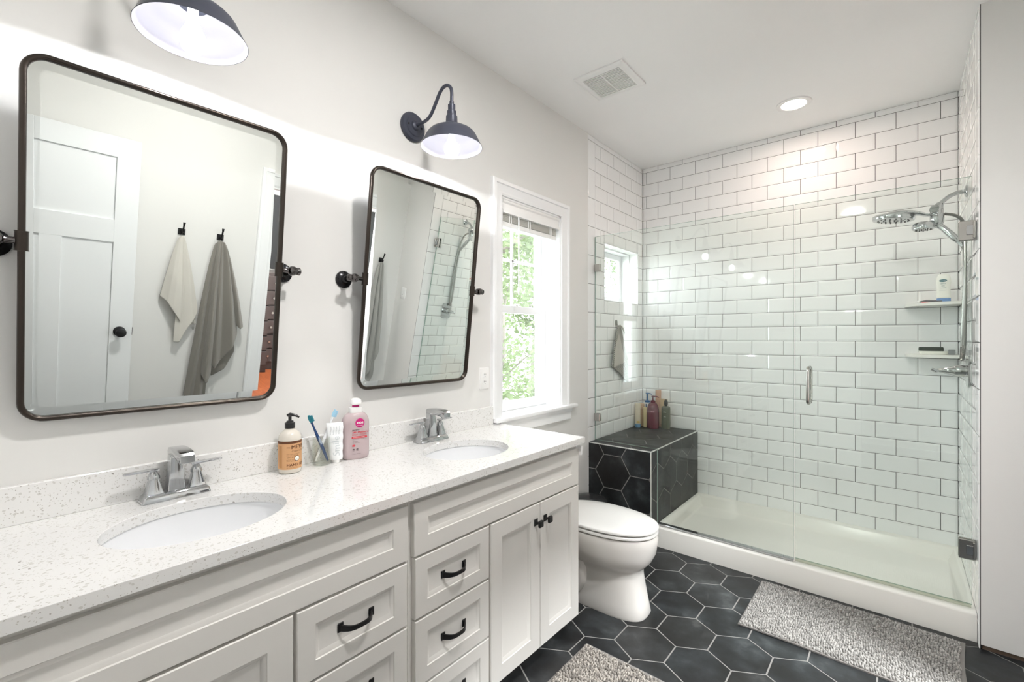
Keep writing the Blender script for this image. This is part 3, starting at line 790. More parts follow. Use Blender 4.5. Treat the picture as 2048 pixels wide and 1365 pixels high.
# ------------------------------------------------------------------ striped washcloth on a suction hook
t = thing('suction_hook', 'small clear suction hook stuck to the tiles above the striped washcloth', 'hook', (0, 3.31, 1.48))
bm = B(); lathe(bm, [(.024, 0), (.024, .002), (.012, .008), (.006, .012), (.0, .013)], (0, 3.30, 1.487), 'X', 24); obj('suction_cup', bm, arch_glass('clear_vinyl_cup', (.85, .86, .84)), t)
bm = B(); tube(bm, smooth_path([(.008, 3.30, 1.487), (.016, 3.305, 1.470), (.022, 3.31, 1.455), (.032, 3.312, 1.458), (.034, 3.313, 1.470)], 4), .003, 8); obj('peg', bm, M['wplas'], t)
def cloth(name, cols, m, parent=None, nt_=26, th=.003, power=.6, folds=None, x_of=None):
    """cols: list of (ytop, ztop, ybot, zbot, depth_bottom); surface hangs between them"""
    bm = B(); rows = []; n = len(cols)
    C = []
    for i in range(n-1):
        for q in range(5):
            s_ = q/5; C.append([cols[i][k]*(1-s_)+cols[i+1][k]*s_ for k in range(5)])
    C.append(list(cols[-1]))
    for j in range(nt_+1):
        tt = j/nt_; w = tt**power; row = []
        for i, c_ in enumerate(C):
            y = c_[0]*(1-w)+c_[2]*w; z = c_[1]*(1-tt)+c_[3]*tt
            row.append(bm.verts.new(x_of(c_[4]*min(1, .35+tt*1.1), y, z)))
        rows.append(row)
    for a_, b_ in zip(rows, rows[1:]):
        for i in range(len(C)-1): bm.faces.new((a_[i], a_[i+1], b_[i+1], b_[i]))
    o = obj(name, bm, m, parent, sharp=80)
    md = o.modifiers.new('thickness', 'SOLIDIFY'); md.thickness = th; md.offset = 0
    sb = o.modifiers.new('smooth', 'SUBSURF'); sb.levels = 1; sb.render_levels = 1
    return o
stripe = mat('black_and_cream_stripes', (.5, .5, .5), .9)
v = coords(stripe, (1, 1, 1), (0, 0, 0)); tr_, n_, l_, b_ = nt(stripe)
wv = n_.new('ShaderNodeTexWave'); wv.wave_type = 'BANDS'; wv.bands_direction = 'DIAGONAL'; wv.inputs['Scale'].default_value = 42
mp = n_.new('ShaderNodeMapping'); mp.inputs['Rotation'].default_value = (R(98), 0, 0); l_.new(v, mp.inputs[0]); l_.new(mp.outputs[0], wv.inputs['Vector'])
base(stripe, ramp(stripe, wv.outputs['Fac'], [(.45, (.03, .032, .034)), (.55, (.62, .59, .54))], 'LINEAR'))
greige = mat('greige_cloth', (.47, .44, .40), .95, sheen=.3); bump(greige, noise(greige, coords(greige), 600), .4, .001)
t = thing('washcloth', 'black and cream striped washcloth folded over a hook on the shower tiles', 'washcloth', (0, 3.33, 1.46))
bm = B()
def poly_cloth(pts, x, th_, bul):
    bm = B(); c = Vector((x+bul, sum(p[0] for p in pts)/len(pts), sum(p[1] for p in pts)/len(pts)))
    K = 5; rings = []
    for k in range(K+1):
        q = k/K; rings.append([(x+bul*(q**.8), p[0]*(1-q)+c.y*q, p[1]*(1-q)+c.z*q) for p in pts])
    rings = [[(p[0]-th_, p[1], p[2]) for p in r] for r in rings[::-1]][:-1]+[[(p[0]-th_, p[1], p[2]) for p in rings[0]]]+rings
    ring_loft(bm, rings); return bm
def dense(pts, k=4):
    out = []
    for i in range(len(pts)):
        a_, b_ = pts[i], pts[(i+1) % len(pts)]
        out += [(a_[0]+(b_[0]-a_[0])*q/k, a_[1]+(b_[1]-a_[1])*q/k) for q in range(k)]
    return out
obj('striped_side', poly_cloth(dense([(3.300, 1.468), (3.330, 1.462), (3.345, 1.43), (3.40, 1.30), (3.455, 1.19), (3.450, 1.10), (3.463, 1.008), (3.40, 1.04), (3.32, 1.09), (3.197, 1.148), (3.24, 1.30), (3.275, 1.42)]), .026, .012, .012), stripe, t)
obj('plain_side', poly_cloth(dense([(3.262, 1.405), (3.278, 1.37), (3.366, 1.176), (3.27, 1.160), (3.179, 1.145), (3.203, 1.30)]), .046, .003, .004), greige, t)
bm = B(); tube(bm, [(.025, 3.312, 1.470), (.045, 3.325, 1.445), (.048, 3.352, 1.405), (.03, 3.36, 1.43)], [.012, .014, .008, .005], 10, flat=(.5, 1)); obj('hanging_loop', bm, greige, t)

# ================================================================== VANITY
FX = .545; CB = .868      # front face, underside of worktop
def panel_front(y0, y1, z0, z1, rail=.052, x=FX, th=.019):
    """framed front with a moulded recessed panel"""
    bm = B()
    def rr(i, dx): return [(x-dx, y0+i, z0+i), (x-dx, y1-i, z0+i), (x-dx, y1-i, z1-i), (x-dx, y0+i, z1-i)]
    ring_loft(bm, [rr(0, th), rr(0, .0025), rr(.0025, 0), rr(rail, 0), rr(rail+.002, .003), rr(rail+.008, .0045), rr(rail+.0135, .009), rr(rail+.015, .0095)])
    return bm
def pull(y, z, parent):
    bm = B(); L = .048
    for s_ in (-1, 1): box(bm, FX-.0095, FX-.006, y+s_*L-.009, y+s_*L+.009, z-.013, z+.013, bev=.002)
    pts = []
    for i in range(17):
        q = -1+i/8; pts.append((FX-.008+.030*(1-abs(q)**3.2), y+L*q, z-.002))
    rings = []
    for i, p in enumerate(pts):
        a_ = Vector(pts[max(i-1, 0)]); b_ = Vector(pts[min(i+1, 16)]); tn = (b_-a_).normalized(); nrm = Vector((tn.y, -tn.x, 0))
        w = .0055+.0035*abs(-1+i/8)**2; c = Vector(p)
        rings.append([c+nrm*.0025+Vector((0, 0, w)), c+nrm*.0025-Vector((0, 0, w)), c-nrm*.0025-Vector((0, 0, w)), c-nrm*.0025+Vector((0, 0, w))])
    ring_loft(bm, rings)
    return obj('pull', bm, M['blackm'], parent)
def knob(y, z, parent):
    bm = B(); box(bm, FX, FX+.003, y-.012, y+.012, z-.014, z+.014, bev=.001)
    lathe(bm, [(.006, .002), (.005, .018), (.008, .022)], (FX, y, z), 'X', 12)
    ring_loft(bm, [[(FX+dx, y+q*s_, z+w*s_) for q, w in rrect(.026, .028, .004, 3)] for s_, dx in ((.7, .020), (1, .024), (1, .030), (.85, .033))])
    return obj('knob', bm, M['blackm'], parent)
def vanity(y0, y1, label, mirror):
    t = thing('vanity_cabinet', label, 'vanity', (.27, (y0+y1)/2, 0), 'vanity cabinets under the worktop')
    bm = B(); bk = FX-.0195
    box(bm, .002, bk, y0, y0+.018, .10, CB-.001); box(bm, .002, bk, y1-.018, y1, .10, CB-.001); box(bm, .002, bk, y0+.018, y1-.018, .10, .118)
    box(bm, .002, .012, y0+.018, y1-.018, .118, CB-.001); box(bm, bk-.018, bk, y0+.018, y1-.018, .118, .70); box(bm, bk-.018, bk, y0+.018, y1-.018, .70, CB-.001)
    box(bm, .002, FX-.075, y0+.002, y1-.10 if not mirror else y1, 0, .101)
    obj('body', bm, M['cab'], t)
    def Y(a_, b_): return (a_, b_) if not mirror else (1.786-b_, 1.786-a_)
    s0 = 0
    ya, yb = Y(.904, 1.868); bm = panel_front(ya, yb, .678, .846, .055)
    obj('false_front', bm, M['cab'], t)
    for z0_, z1_ in ((.479, .671), (.263, .472), (.058, .256)):
        ya, yb = Y(.908, 1.248); d = obj('drawer', panel_front(ya, yb, z0_, z1_, .048), M['cab'], t)
        pull((ya+yb)/2, (z0_+z1_)/2, d)
    ya, yb = Y(1.257, 1.563); d = obj('door', panel_front(ya, yb, .058, .671, .062), M['cab'], t); knob((Y(1.532, 1.532)[0]), .597, d)
    ya, yb = Y(1.567, 1.868); d = obj('door', panel_front(ya, yb, .058, .671, .062), M['cab'], t); knob((Y(1.598, 1.598)[0]), .597, d)
    return t
vanity(.894, 1.872, 'off-white vanity cabinet beside the toilet, drawers left of two knobbed doors', False)
vanity(-.086, .892, 'off-white vanity cabinet under the left sink, its drawer stack on the right', True)

# worktop with two oval cut-outs
SK = [(.305, .400, .163, .205), (.305, 1.365, .163, .195)]
ct = thing('countertop', 'white speckled quartz worktop spanning both vanity cabinets', 'countertop', (.28, .9, CB))
bm = B(); CT0, CT1, CF = -.098, 1.892, .566
top, bot = .898, CB
def hole_block(y0, y1, hole):
    cx0, cy0, ra, rb = hole; n = 64; inner = []; outer = []
    angs = [2*PI*i/n for i in range(n)]
    cs = [math.atan2(y-cy0, x-cx0) % (2*PI) for x, y in ((0, y0), (CF, y0), (CF, y1), (0, y1))]
    for c_ in cs:                                   # let a ray hit each corner
        k = min(range(n), key=lambda i: abs(angs[i]-c_)); angs[k] = c_
    for a_ in angs:
        c, s_ = math.cos(a_), math.sin(a_)
        k = 1/math.hypot(c/ra, s_/rb); inner.append((cx0+c*k, cy0+s_*k))
        tx = ((CF-cx0)/c if c > 1e-9 else (0-cx0)/c if c < -1e-9 else 1e9); ty = ((y1-cy0)/s_ if s_ > 1e-9 else (y0-cy0)/s_ if s_ < -1e-9 else 1e9)
        k = min(tx, ty); outer.append((cx0+c*k, cy0+s_*k))
    for z in (top, bot):
        I = [bm.verts.new((x, y, z)) for x, y in inner]; O = [bm.verts.new((x, y, z)) for x, y in outer]
        for i in range(n): bm.faces.new((I[i], I[(i+1) % n], O[(i+1) % n], O[i]))
        if z == top: I0, O0 = I, O
    for i in range(n):
        j_ = (i+1) % n; bm.faces.new((I0[i], I0[j_], I[j_], I[i]))
        p, q = O0[i].co, O0[j_].co
        if (abs(p.x-q.x) < 1e-6 and (p.x < 1e-5 or p.x > CF-1e-5)) or (abs(p.y-q.y) < 1e-6 and (abs(p.y-CT0) < 1e-5 or abs(p.y-CT1) < 1e-5)): bm.faces.new((O0[i], O0[j_], O[j_], O[i]))
hole_block(CT0, .90, SK[0]); hole_block(.90, CT1, SK[1])
bmesh.ops.remove_doubles(bm, verts=bm.verts[:], dist=1e-5)
o = obj('slab', bm, M['quartz'], ct, sharp=40)
bv = o.modifiers.new('edge', 'BEVEL'); bv.width = .0016; bv.segments = 2; bv.limit_method = 'ANGLE'; bv.angle_limit = R(60)
bm = B(); box(bm, .0005, .020, CT0, 1.846, top, top+.098, bev=.0015)
tag(obj('backsplash', bm, M['quartz']), 'low speckled quartz backsplash along the wall behind both faucets', 'backsplash')
bm = B(); prism(bm, rrect(.03, .024, .006, 3), lambda u, v, d: (FX+.002-d, 1.874+u*.6, .846+v), -.012, .01)
box(bm, FX-.022, FX+.012, 1.869, 1.884, .812, .850, bev=.005, seg=2)
tag(obj('corner_guard', bm, mat('soft_white_plastic', (.93, .93, .94), .5)), 'small white plastic guard clipped to the end of the vanity front', 'corner guard')

for k, (cx0, cy0, ra, rb) in enumerate(SK):
    t = thing('undermount_sink', ('oval white basin set under the worktop at the left faucet', 'oval white basin set under the worktop near the window')[k], 'sink', (cx0, cy0, .73), 'undermount basins')
    bm = B(); rings = []
    for s_, z in ((1.09, CB-.001), (1.09, CB-.012), (1.04, CB-.02), (1.0, CB-.06), (.93, CB-.10), (.78, CB-.135), (.5, CB-.155), (.12, CB-.165)): rings.append([(cx0+ra*s_*math.cos(q), cy0+rb*s_*math.sin(q), z) for q in [2*PI*i/56 for i in range(56)]])
    inn = []
    for s_, z in ((.12, CB-.157), (.5, CB-.147), (.77, CB-.127), (.91, CB-.094), (.985, CB-.055), (1.015, CB-.015), (1.02, CB-.001)): inn.append([(cx0+ra*s_*math.cos(q), cy0+rb*s_*math.sin(q), z) for q in [2*PI*i/56 for i in range(56)]])
    ring_loft(bm, rings+inn, cap0=False, cap1=False)
    obj('bowl', bm, M['sink'], t, sharp=60)
    bm = B(); lathe(bm, [(.024, -.158), (.024, -.154), (.018, -.153), (.015, -.150), (.0, -.149)], (cx0, cy0, CB), n=24); obj('drain', bm, M['chrome'], t)

def frustum(bm, c, w0, d0, w1, d1, z0, z1, r=.004, curve=None, k=6):
    rings = []
    for i in range(k+1):
        q = i/k; e_ = q if curve is None else curve(q)
        rings.append([(c[0]+x, c[1]+y, z0+(z1-z0)*q) for x, y in rrect(d0+(d1-d0)*e_, w0+(w1-w0)*e_, r, 3)])
    ring_loft(bm, rings)
def faucet(cy0, label):
    t = thing('faucet', label, 'faucet', (.07, cy0, top), 'two-handle chrome faucets'); cx0 = .068
    bm = B(); rings = []
    for w, d_, z in ((.168, .058, .0), (.168, .058, .003), (.160, .051, .016), (.150, .044, .021), (.146, .040, .0225)):
        rings.append([(cx0+x, cy0+y, top+.0003+z) for x, y in rrect(d_, w, .006, 3)])
    ring_loft(bm, rings); obj('base', bm, M['chrome'], t)
    for s_ in (-1, 1):
        hy = cy0+s_*.0525; bm = B()
        frustum(bm, (cx0, hy), .043, .040, .022, .022, top+.022, top+.066, .003, lambda q: q**.82)
        lathe(bm, [(.0155, .064), (.0150, .071), (.011, .079), (.008, .085)], (cx0, hy, top), n=20)
        h_ = obj('handle', bm, M['chrome'], t)
        bm = B(); ring_loft(bm, [[(cx0+x*w, hy+s_*yy, top+.0895+z*w) for x, z in rrect(.017, .0085, .003, 2)] for yy, w in ((-.013, .8), (-.009, 1), (.064, .85), (.068, .7))])
        obj('lever', bm, M['chrome'], h_)
    bm = B()
    frustum(bm, (cx0-.004, cy0), .046, .040, .031, .032, top+.022, top+.126, .004, lambda q: q**.75, 8)
    prof = [(-.018, .115), (-.021, .138), (-.013, .146), (.015, .1495), (.05, .1495), (.085, .147), (.099, .143), (.104, .136), (.105, .116), (.101, .113), (.088, .113), (.080, .118), (.050, .122), (.012, .117)]
    rings = []
    for yy, e_ in ((-.018, .80), (-.017, .97), (-.013, 1.0), (.013, 1.0), (.017, .97), (.018, .80)):
        rings.append([(cx0+.045+(x-.045)*(.98 if e_ < .9 else 1), cy0+.003+yy, top+.130+(z-.130)*e_) for x, z in prof])
    ring_loft(bm, rings)
    obj('spout', bm, M['chrome'], t, sharp=30)
faucet(.400, 'chrome two-handle faucet behind the left oval basin')
faucet(1.372, 'chrome two-handle faucet behind the basin by the window')

# ------------------------------------------------------------------ things on the worktop
CTZ = top+.0004
# hand soap
t = thing('hand_soap_bottle', 'clear hand soap bottle with an orange label and black pump on the worktop', 'soap bottle', (.072, .732, top)); sx, sy = .072, .732; RR = .0375
liq = mat('milky_soap', (.66, .62, .55), .2, coat=.3)
bm = B(); lathe(bm, [(.031, .0), (.035, .002), (RR, .008), (RR, .116), (.0355, .128), (.029, .139), (.020, .146), (.015, .149), (.015, .153)], (sx, sy, CTZ), n=48); body_ = obj('body', bm, liq, t)
orange = mat('apricot_label', (.66, .37, .18), .5); brown = mat('brown_ink', (.13, .045, .015), .6)
srz = R(2)
bm = curved_band(-.075, .075, .016, .112, RR, sx, sy, CTZ, srz, 60); lab = obj('label_sheet', bm, orange, body_)
bm = curved_band(-.0755, .0755, .104, .1125, RR, sx, sy, CTZ, srz, 60, .0006); obj('label_stripe', bm, brown, lab)
bm = curved_band(-.058, -.044, .022, .098, RR, sx, sy, CTZ, srz, 6, .0006); obj('side_panel', bm, mat('tan_panel', (.55, .28, .11), .6), lab)
for tx, s_, u_, v_, bo_, al in (('MRS.', .006, -.028, .089, 0, 'LEFT'), ("MEYER'S", .018, -.014, .086, .0004, 'LEFT'), ('CLEAN DAY', .0085, -.012, .075, 0, 'LEFT'), ('HAND SOAP', .0125, -.028, .027, .0003, 'LEFT'), ('OAT BLOSSOM', .0055, -.026, .0555, 0, 'LEFT'), ('made with essential oils', .0042, -.028, .067, 0, 'LEFT'), ('aloe vera & olive oil', .0042, -.028, .0625, 0, 'LEFT'), ('and other thoughtfully', .0036, -.028, .0480, 0, 'LEFT'), ('chosen ingredients', .0036, -.028, .0435, 0, 'LEFT'), ('12.5 fl oz (370 mL)', .0042, -.028, .0205, 0, 'LEFT')):
    bm = flat_text(tx, s_, sx, sy, CTZ, srz, u_, v_, 0, al, bo_, curveR=RR+.0006, spacing=1.1); obj('lettering', bm, brown, lab)
bm = shape_patch([(.006+.0095*math.cos(q), .052+.0095*math.sin(q)) for q in [2*PI*i/24 for i in range(24)]], sx, sy, CTZ, srz, 0, .0009, curveR=RR); obj('round_seal', bm, brown, lab)
bm = shape_patch([(.006+.0078*math.cos(q), .052+.0078*math.sin(q)) for q in [2*PI*i/24 for i in range(24)]], sx, sy, CTZ, srz, 0, .0013, curveR=RR); obj('round_seal', bm, cream, lab)
bm = B(); lathe(bm, [(.0165, .153), (.0165, .172), (.0125, .173), (.011, .178), (.0055, .180), (.0055, .192), (.0085, .194), (.0085, .197), (.005, .199)], (sx, sy, CTZ), n=24)
q = Matrix.Rotation(R(62), 3, 'Z')
tube(bm, [q @ Vector(p)+Vector((sx, sy, CTZ)) for p in ((-.010, 0, .198), (0, 0, .200), (.018, 0, .196), (.030, 0, .1885))], [.003, .0062, .0048, .003], 10)
obj('pump', bm, M['black'], t)
# jar
jx, jy = .070, .848
jr = thing('glass_jar', 'small clear glass jar holding toothbrushes beside the soap bottle', 'jar', (jx, jy, top))
bm = B(); lathe(bm, [(.026, .0), (.031, .003), (.032, .010), (.032, .072), (.0305, .080), (.029, .084), (.0305, .086), (.029, .088), (.0305, .091), (.029, .094), (.0305, .098), (.0305, .100), (.0272, .100), (.0272, .084), (.0290, .072), (.0290, .012), (.024, .008), (.0, .008)], (jx, jy, CTZ), n=40, cap1=False)
obj('body', bm, M['jar'], jr, sharp=50)
def brush(p0, p1, face, m1, m2, m3, label):
    p0, p1 = Vector(p0), Vector(p1); L = (p1-p0).length; ax = (p1-p0).normalized()
    t = thing('toothbrush', label, 'toothbrush', p0, 'toothbrushes in the glass jar')
    fx = Vector(face); fx = (fx-ax*fx.dot(ax)).normalized(); sd = ax.cross(fx)
    T = Matrix(((fx.x, sd.x, ax.x, p0.x), (fx.y, sd.y, ax.y, p0.y), (fx.z, sd.z, ax.z, p0.z), (0, 0, 0, 1)))
    bm = B(); hl = L-.03; P = [(0, 0, 0), (0, 0, .02), (.001, 0, .05), (0, 0, .09), (0, 0, hl-.02), (0, 0, hl)]
    tube(bm, P, [.0035, .0048, .0058, .0062, .0035, .0045], 12, flat=(.8, 1.1)); bm.transform(T); h_ = obj('handle', bm, m1, t)
    bm = B(); tube(bm, [(.001, 0, .055), (.002, 0, .075), (.001, 0, .10)], [.003, .0068, .004], 10, flat=(.8, .8)); bm.transform(T); obj('grip', bm, m3, h_)
    bm = B(); ring_loft(bm, [[(x_, u, hl-.004+v+.018) for u, v in oval(.0062, .0155, 24)] for x_ in (-.003, .0025)]); bm.transform(T); hd = obj('head', bm, m2, t)
    bm = B()
    for i in range(3):
        for j in range(7):
            cx1, cz1 = (i-1)*.0035, hl+.004+j*.0035; box(bm, .002, .0125, cx1-.0013, cx1+.0013, cz1-.0013, cz1+.0013)
    bm.transform(T); obj('bristles', bm, m2 if m2 is not m1 else m3, hd)
    return t
bluep = mat('deep_blue_plastic', (.015, .05, .16), .25, coat=.3); tealp = mat('teal_plastic', (.02, .25, .33), .35)
brush((jx+.006, jy+.021, CTZ+.0125), (.052, .808, 1.084), (.9, .25, .2), bluep, tealp, mat('pale_stripe', (.35, .42, .55), .3), 'dark blue toothbrush with teal bristles leaning left in the jar')
brush((jx-.012, jy-.017, CTZ+.0135), (.048, .916, 1.092), (-.2, .9, .1), mat('white_handle', (.82, .84, .86), .3), mat('sky_blue_bristle', (.35, .62, .80), .5), mat('white_grip', (.75, .8, .86), .3), 'white toothbrush with pale blue bristles leaning right out of the jar')
# toothpaste
tpx, tpy = .083, .899
tp = thing('toothpaste_tube', 'crumpled white toothpaste tube standing upright beside the glass jar', 'toothpaste', (tpx, tpy, top))
bm = B(); rings = []; q0 = R(-22); rt = Matrix.Rotation(q0, 3, 'Z')
for k in range(15):
    q = k/14; a_ = .0235+.0065*q; b_ = .014*(1-q)**.8+.0012; wob = .0025*math.sin(k*1.7)
    rings.append([rt @ Vector((x_+wob*.6, y_+wob*.3, 0))+Vector((tpx-.01*q, tpy, CTZ+.012+.136*q)) for y_, x_ in oval(a_, b_, 28)])
ring_loft(bm, rings); body_ = obj('body', bm, mat('white_tube', (.82, .84, .85), .3), tp, sharp=60)
bm = B(); lathe(bm, [(.012, 0), (.0135, .002), (.0135, .012), (.011, .0125)], (tpx, tpy, CTZ), n=20); obj('cap', bm, M['wplas'], tp)
gi = mat('grey_ink', (.38, .42, .45), .5)
def tube_face(u, v, d):
    q = min(1, max(0, (v-.012)/.136)); k = q*14; a_ = .0235+.0065*q; b_ = .014*(1-q)**.8+.0012; wob = .0025*math.sin(k*1.7)
    x_ = b_*math.sqrt(max(0, 1-(u/a_)**2))+wob*.3+.0007+d
    return rt @ Vector((x_, u+wob*.6, 0))+Vector((tpx-.01*q, tpy, CTZ+v))
bm = text_bm('Smile', .034, lambda a_, b_, d: tube_face(.012-b_, .026+a_, d), align='LEFT', spacing=1.0); obj('lettering', bm, mat('pale_grey_ink', (.62, .66, .68), .5), body_)
for k in range(4):
    bm = text_bm('fluoride paste', .0052, lambda a_, b_, d, k=k: tube_face(-.015+k*.010-b_, .105+a_, d), align='LEFT'); obj('lettering', bm, gi, body_)
# lotion
lx, ly, lrz = .078, .982, R(-14)
lo = thing('lotion_bottle', 'pale pink lotion bottle with a white pump head on the worktop', 'lotion bottle', (lx, ly, top))
pink = mat('pale_pink_plastic', (.50, .405, .415), .25, coat=.2); mag = mat('magenta_ink', (.55, .01, .18), .4); red = mat('red_ink', (.62, .07, .09), .5); dgrey = mat('dark_grey_ink', (.14, .10, .11), .5)
bm = bottle_bm(.060, .104, .178, .135, .030, .046, bot=.012, p=2.4, n=56); place(bm, lx, ly, CTZ, lrz); body_ = obj('body', bm, pink, lo)
LD = .0303
def ltxt(tx, s_, u_, v_, m_, al='LEFT', bo_=0): obj('lettering', flat_text(tx, s_, lx, ly, CTZ, lrz, u_, v_, LD+.0003-.0, al, bo_), m_, body_)
def lfn(v): return 0
bm = shape_patch([(.008+.0175*math.cos(q), .140+.0175*math.sin(q)) for q in [2*PI*i/32 for i in range(32)]], lx, ly, CTZ, lrz, LD, .0006); obj('round_logo', bm, mag, body_)
bm = flat_text('eos', .018, lx, ly, CTZ, lrz, .008, .1365, LD+.0010, 'CENTER', .0003); obj('lettering', bm, M['wplas'], body_)
bm = flat_text('shea better', .005, lx, ly, CTZ, lrz, .008, .129, LD+.0010, 'CENTER'); obj('lettering', bm, M['wplas'], body_)
ltxt('shea better', .0062, -.022, .112, dgrey, bo_=.0002); ltxt('24H Moisture', .0110, -.022, .1015, red, bo_=.0003); ltxt('BODY LOTION', .0082, -.022, .0925, red)
bm = shape_patch([(.006+u_, .085+v_) for u_, v_ in rrect(.060, .0075, .0035, 4)], lx, ly, CTZ, lrz, LD, .0005); obj('red_bar', bm, red, body_)
ltxt('pomegranate raspberry', .0045, -.018, .0835, M['wplas']) if False else obj('lettering', flat_text('POMEGRANATE RASPBERRY', .0036, lx, ly, CTZ, lrz, -.019, .0838, LD+.0012, 'LEFT'), M['wplas'], body_)
ltxt('with shea butter + shea oil', .0040, -.020, .0765, dgrey); ltxt('non-greasy', .0046, -.020, .069, dgrey); ltxt('fast absorbing', .0046, -.020, .0635, dgrey); ltxt('16 fl oz (473 mL)', .0046, -.021, .0205, dgrey)
bm = shape_patch([(-.016+u_, .054+v_) for u_, v_ in rrect(.012, .008, .0038, 4)], lx, ly, CTZ, lrz, LD, .0005); obj('red_badge', bm, red, body_)
for uu in (-.016, -.002):
    bm = B(); 
    for zz in (.040, .034): box(bm, LD-.001, LD+.0004, uu-.004, uu+.004, zz, zz+.001)
    bm2 = shape_patch([(uu+.0042*math.cos(q), .038+.0042*math.sin(q)) for q in [PI*i/12 for i in range(13)]], 0, 0, 0, 0, LD, .0004)
    me_ = bpy.data.meshes.new('x'); bm2.to_mesh(me_); bm2.free(); bm.from_mesh(me_); bpy.data.meshes.remove(me_)
    place(bm, lx, ly, CTZ, lrz); obj('emblem', bm, dgrey, body_)
bm = B(); ring_loft(bm, [[(x, y, z) for x, y in oval(.0165*s_, .0245*s_, 36, 3)] for s_, z in ((1, .176), (1.02, .178), (1, .198), (.9, .200))]); place(bm, lx, ly, CTZ, lrz); obj('collar', bm, M['wplas'], lo)
bm = B(); lathe(bm, [(.010, .199), (.010, .212)], (0, 0, 0), n=20); ring_loft(bm, [[(x+.002, y, z) for x, y in oval(.010, .0125, 24, 4)] for z in (.200, .209)]); place(bm, lx, ly, CTZ, lrz); obj('lock_band', bm, mag, lo)
bm = B(); ring_loft(bm, [[(x+dx, y, z) for x, y in oval(.015*s_+.006*s2, .021*s_, 36, 2.4)] for s_, s2, dx, z in ((.85, 1, .004, .209), (1, 1, .005, .212), (1.0, 1, .005, .222), (.85, 1, .004, .229), (.4, 0, 0, .2335), (.05, 0, 0, .234))])
place(bm, lx, ly, CTZ, lrz); obj('pump_head', bm, M['wplas'], lo)

# ================================================================== MIRRORS
PZm = 1.601; PXm = .083
def mirror(yc, tilt, yaw, label):
    t = thing('pivot_mirror', label, 'mirror', (0, yc, PZm), 'bronze framed pivot mirrors')
    Wm, Hm = .604, .888
    T = Matrix.Translation((PXm, yc, PZm)) @ Matrix.Rotation(yaw, 4, 'Z') @ Matrix.Rotation(tilt, 4, 'Y')
    bm = B(); path = rrect(Wm, Hm, .045, 8); n = len(path); rings = []
    for i in range(n):
        p = Vector((0, *path[i])); a_ = Vector((0, *path[i-1])); b_ = Vector((0, *path[(i+1) % n])); tn = (b_-a_).normalized(); nr = Vector((0, tn.z, -tn.y))
        rings.append([p+nr*.0072*math.cos(q)+Vector((1, 0, 0))*.0105*math.sin(q) for q in [2*PI*k/12 for k in range(12)]])
    ring_loft(bm, rings+[rings[0]], cap0=False, cap1=False); bmesh.ops.remove_doubles(bm, verts=bm.verts[:], dist=1e-6)
    bm.transform(T); obj('frame', bm, M['bronze'], t, sharp=60)
    bm = B()
    def rg(i_, x): return [(x, u, v) for u, v in rrect(Wm-.010-2*i_, Hm-.010-2*i_, max(.012, .040-i_), 8)]
    ring_loft(bm, [rg(0, -.006), rg(0, -.0012), rg(.024, .0), rg(.026, .0)]); bm.transform(T); g_ = obj('glass', bm, M['mirror'], t, smooth=False)
    for s_ in (-1, 1):
        bm = B(); ye = s_*Wm/2
        tb = bmesh.new(); lathe(tb, [(.0125, -.024), (.0125, .024)], (0, ye, 0), n=16); 
        for q in (-.024, .022): lathe(tb, [(.0135, q), (.0135, q+.002)], (0, ye, 0), n=16)
        tb.transform(T); merge(bm, tb); obj('clamp', bm, M['bronze'], t)
        yw = yc+s_*(Wm/2+.045)
        bm = B(); lathe(bm, [(.034, 0), (.034, .006), (.030, .010), (.017, .014), (.014, .024), (.0125, .03)], (0, yw, PZm), 'X', 32)
        for k in range(4):
            q = PI/4*0+k*PI/2; lathe(bm, [(.004, .009), (.003, .0115)], (0, yw+.0265*math.cos(q), PZm+.0265*math.sin(q)), 'X', 10)
        br = obj('wall_bracket', bm, M['blackm2'], t)
        bm = B(); lathe(bm, [(.011, .02), (.011, .062), (.015, .067), (.0165, .077), (.0165, .089), (.013, .097), (.0, .1)], (0, yw, PZm), 'X', 20)
        ysgn = -s_
        lathe(bm, [(.0105, -.012), (.0105, .012), (.008, .016), (.008, .034)], (PXm-.001, yw, PZm), 'Y', 16, mat=None) if ysgn > 0 else lathe(bm, [(.0105, .012), (.0105, -.012), (.008, -.016), (.008, -.034)], (PXm-.001, yw, PZm), 'Y', 16)
        lathe(bm, [(.009, s_*.012), (.013, s_*.016), (.014, s_*.024), (.008, s_*.029), (.0, s_*.030)], (PXm-.001, yw, PZm), 'Y', 16)
        obj('post', bm, M['postm'], br)
M['blackm2'] = mat('satin_black_metal', (.022, .022, .024), .25, metal=.6)
M['postm'] = mat('dark_polished_metal', (.13, .12, .12), .12, metal=1)
mirror(.389, R(6.7), R(0.0), 'large bronze framed pivot mirror over the left sink')
mirror(1.322, R(6.7), R(0.5), 'bronze framed pivot mirror over the sink by the window')

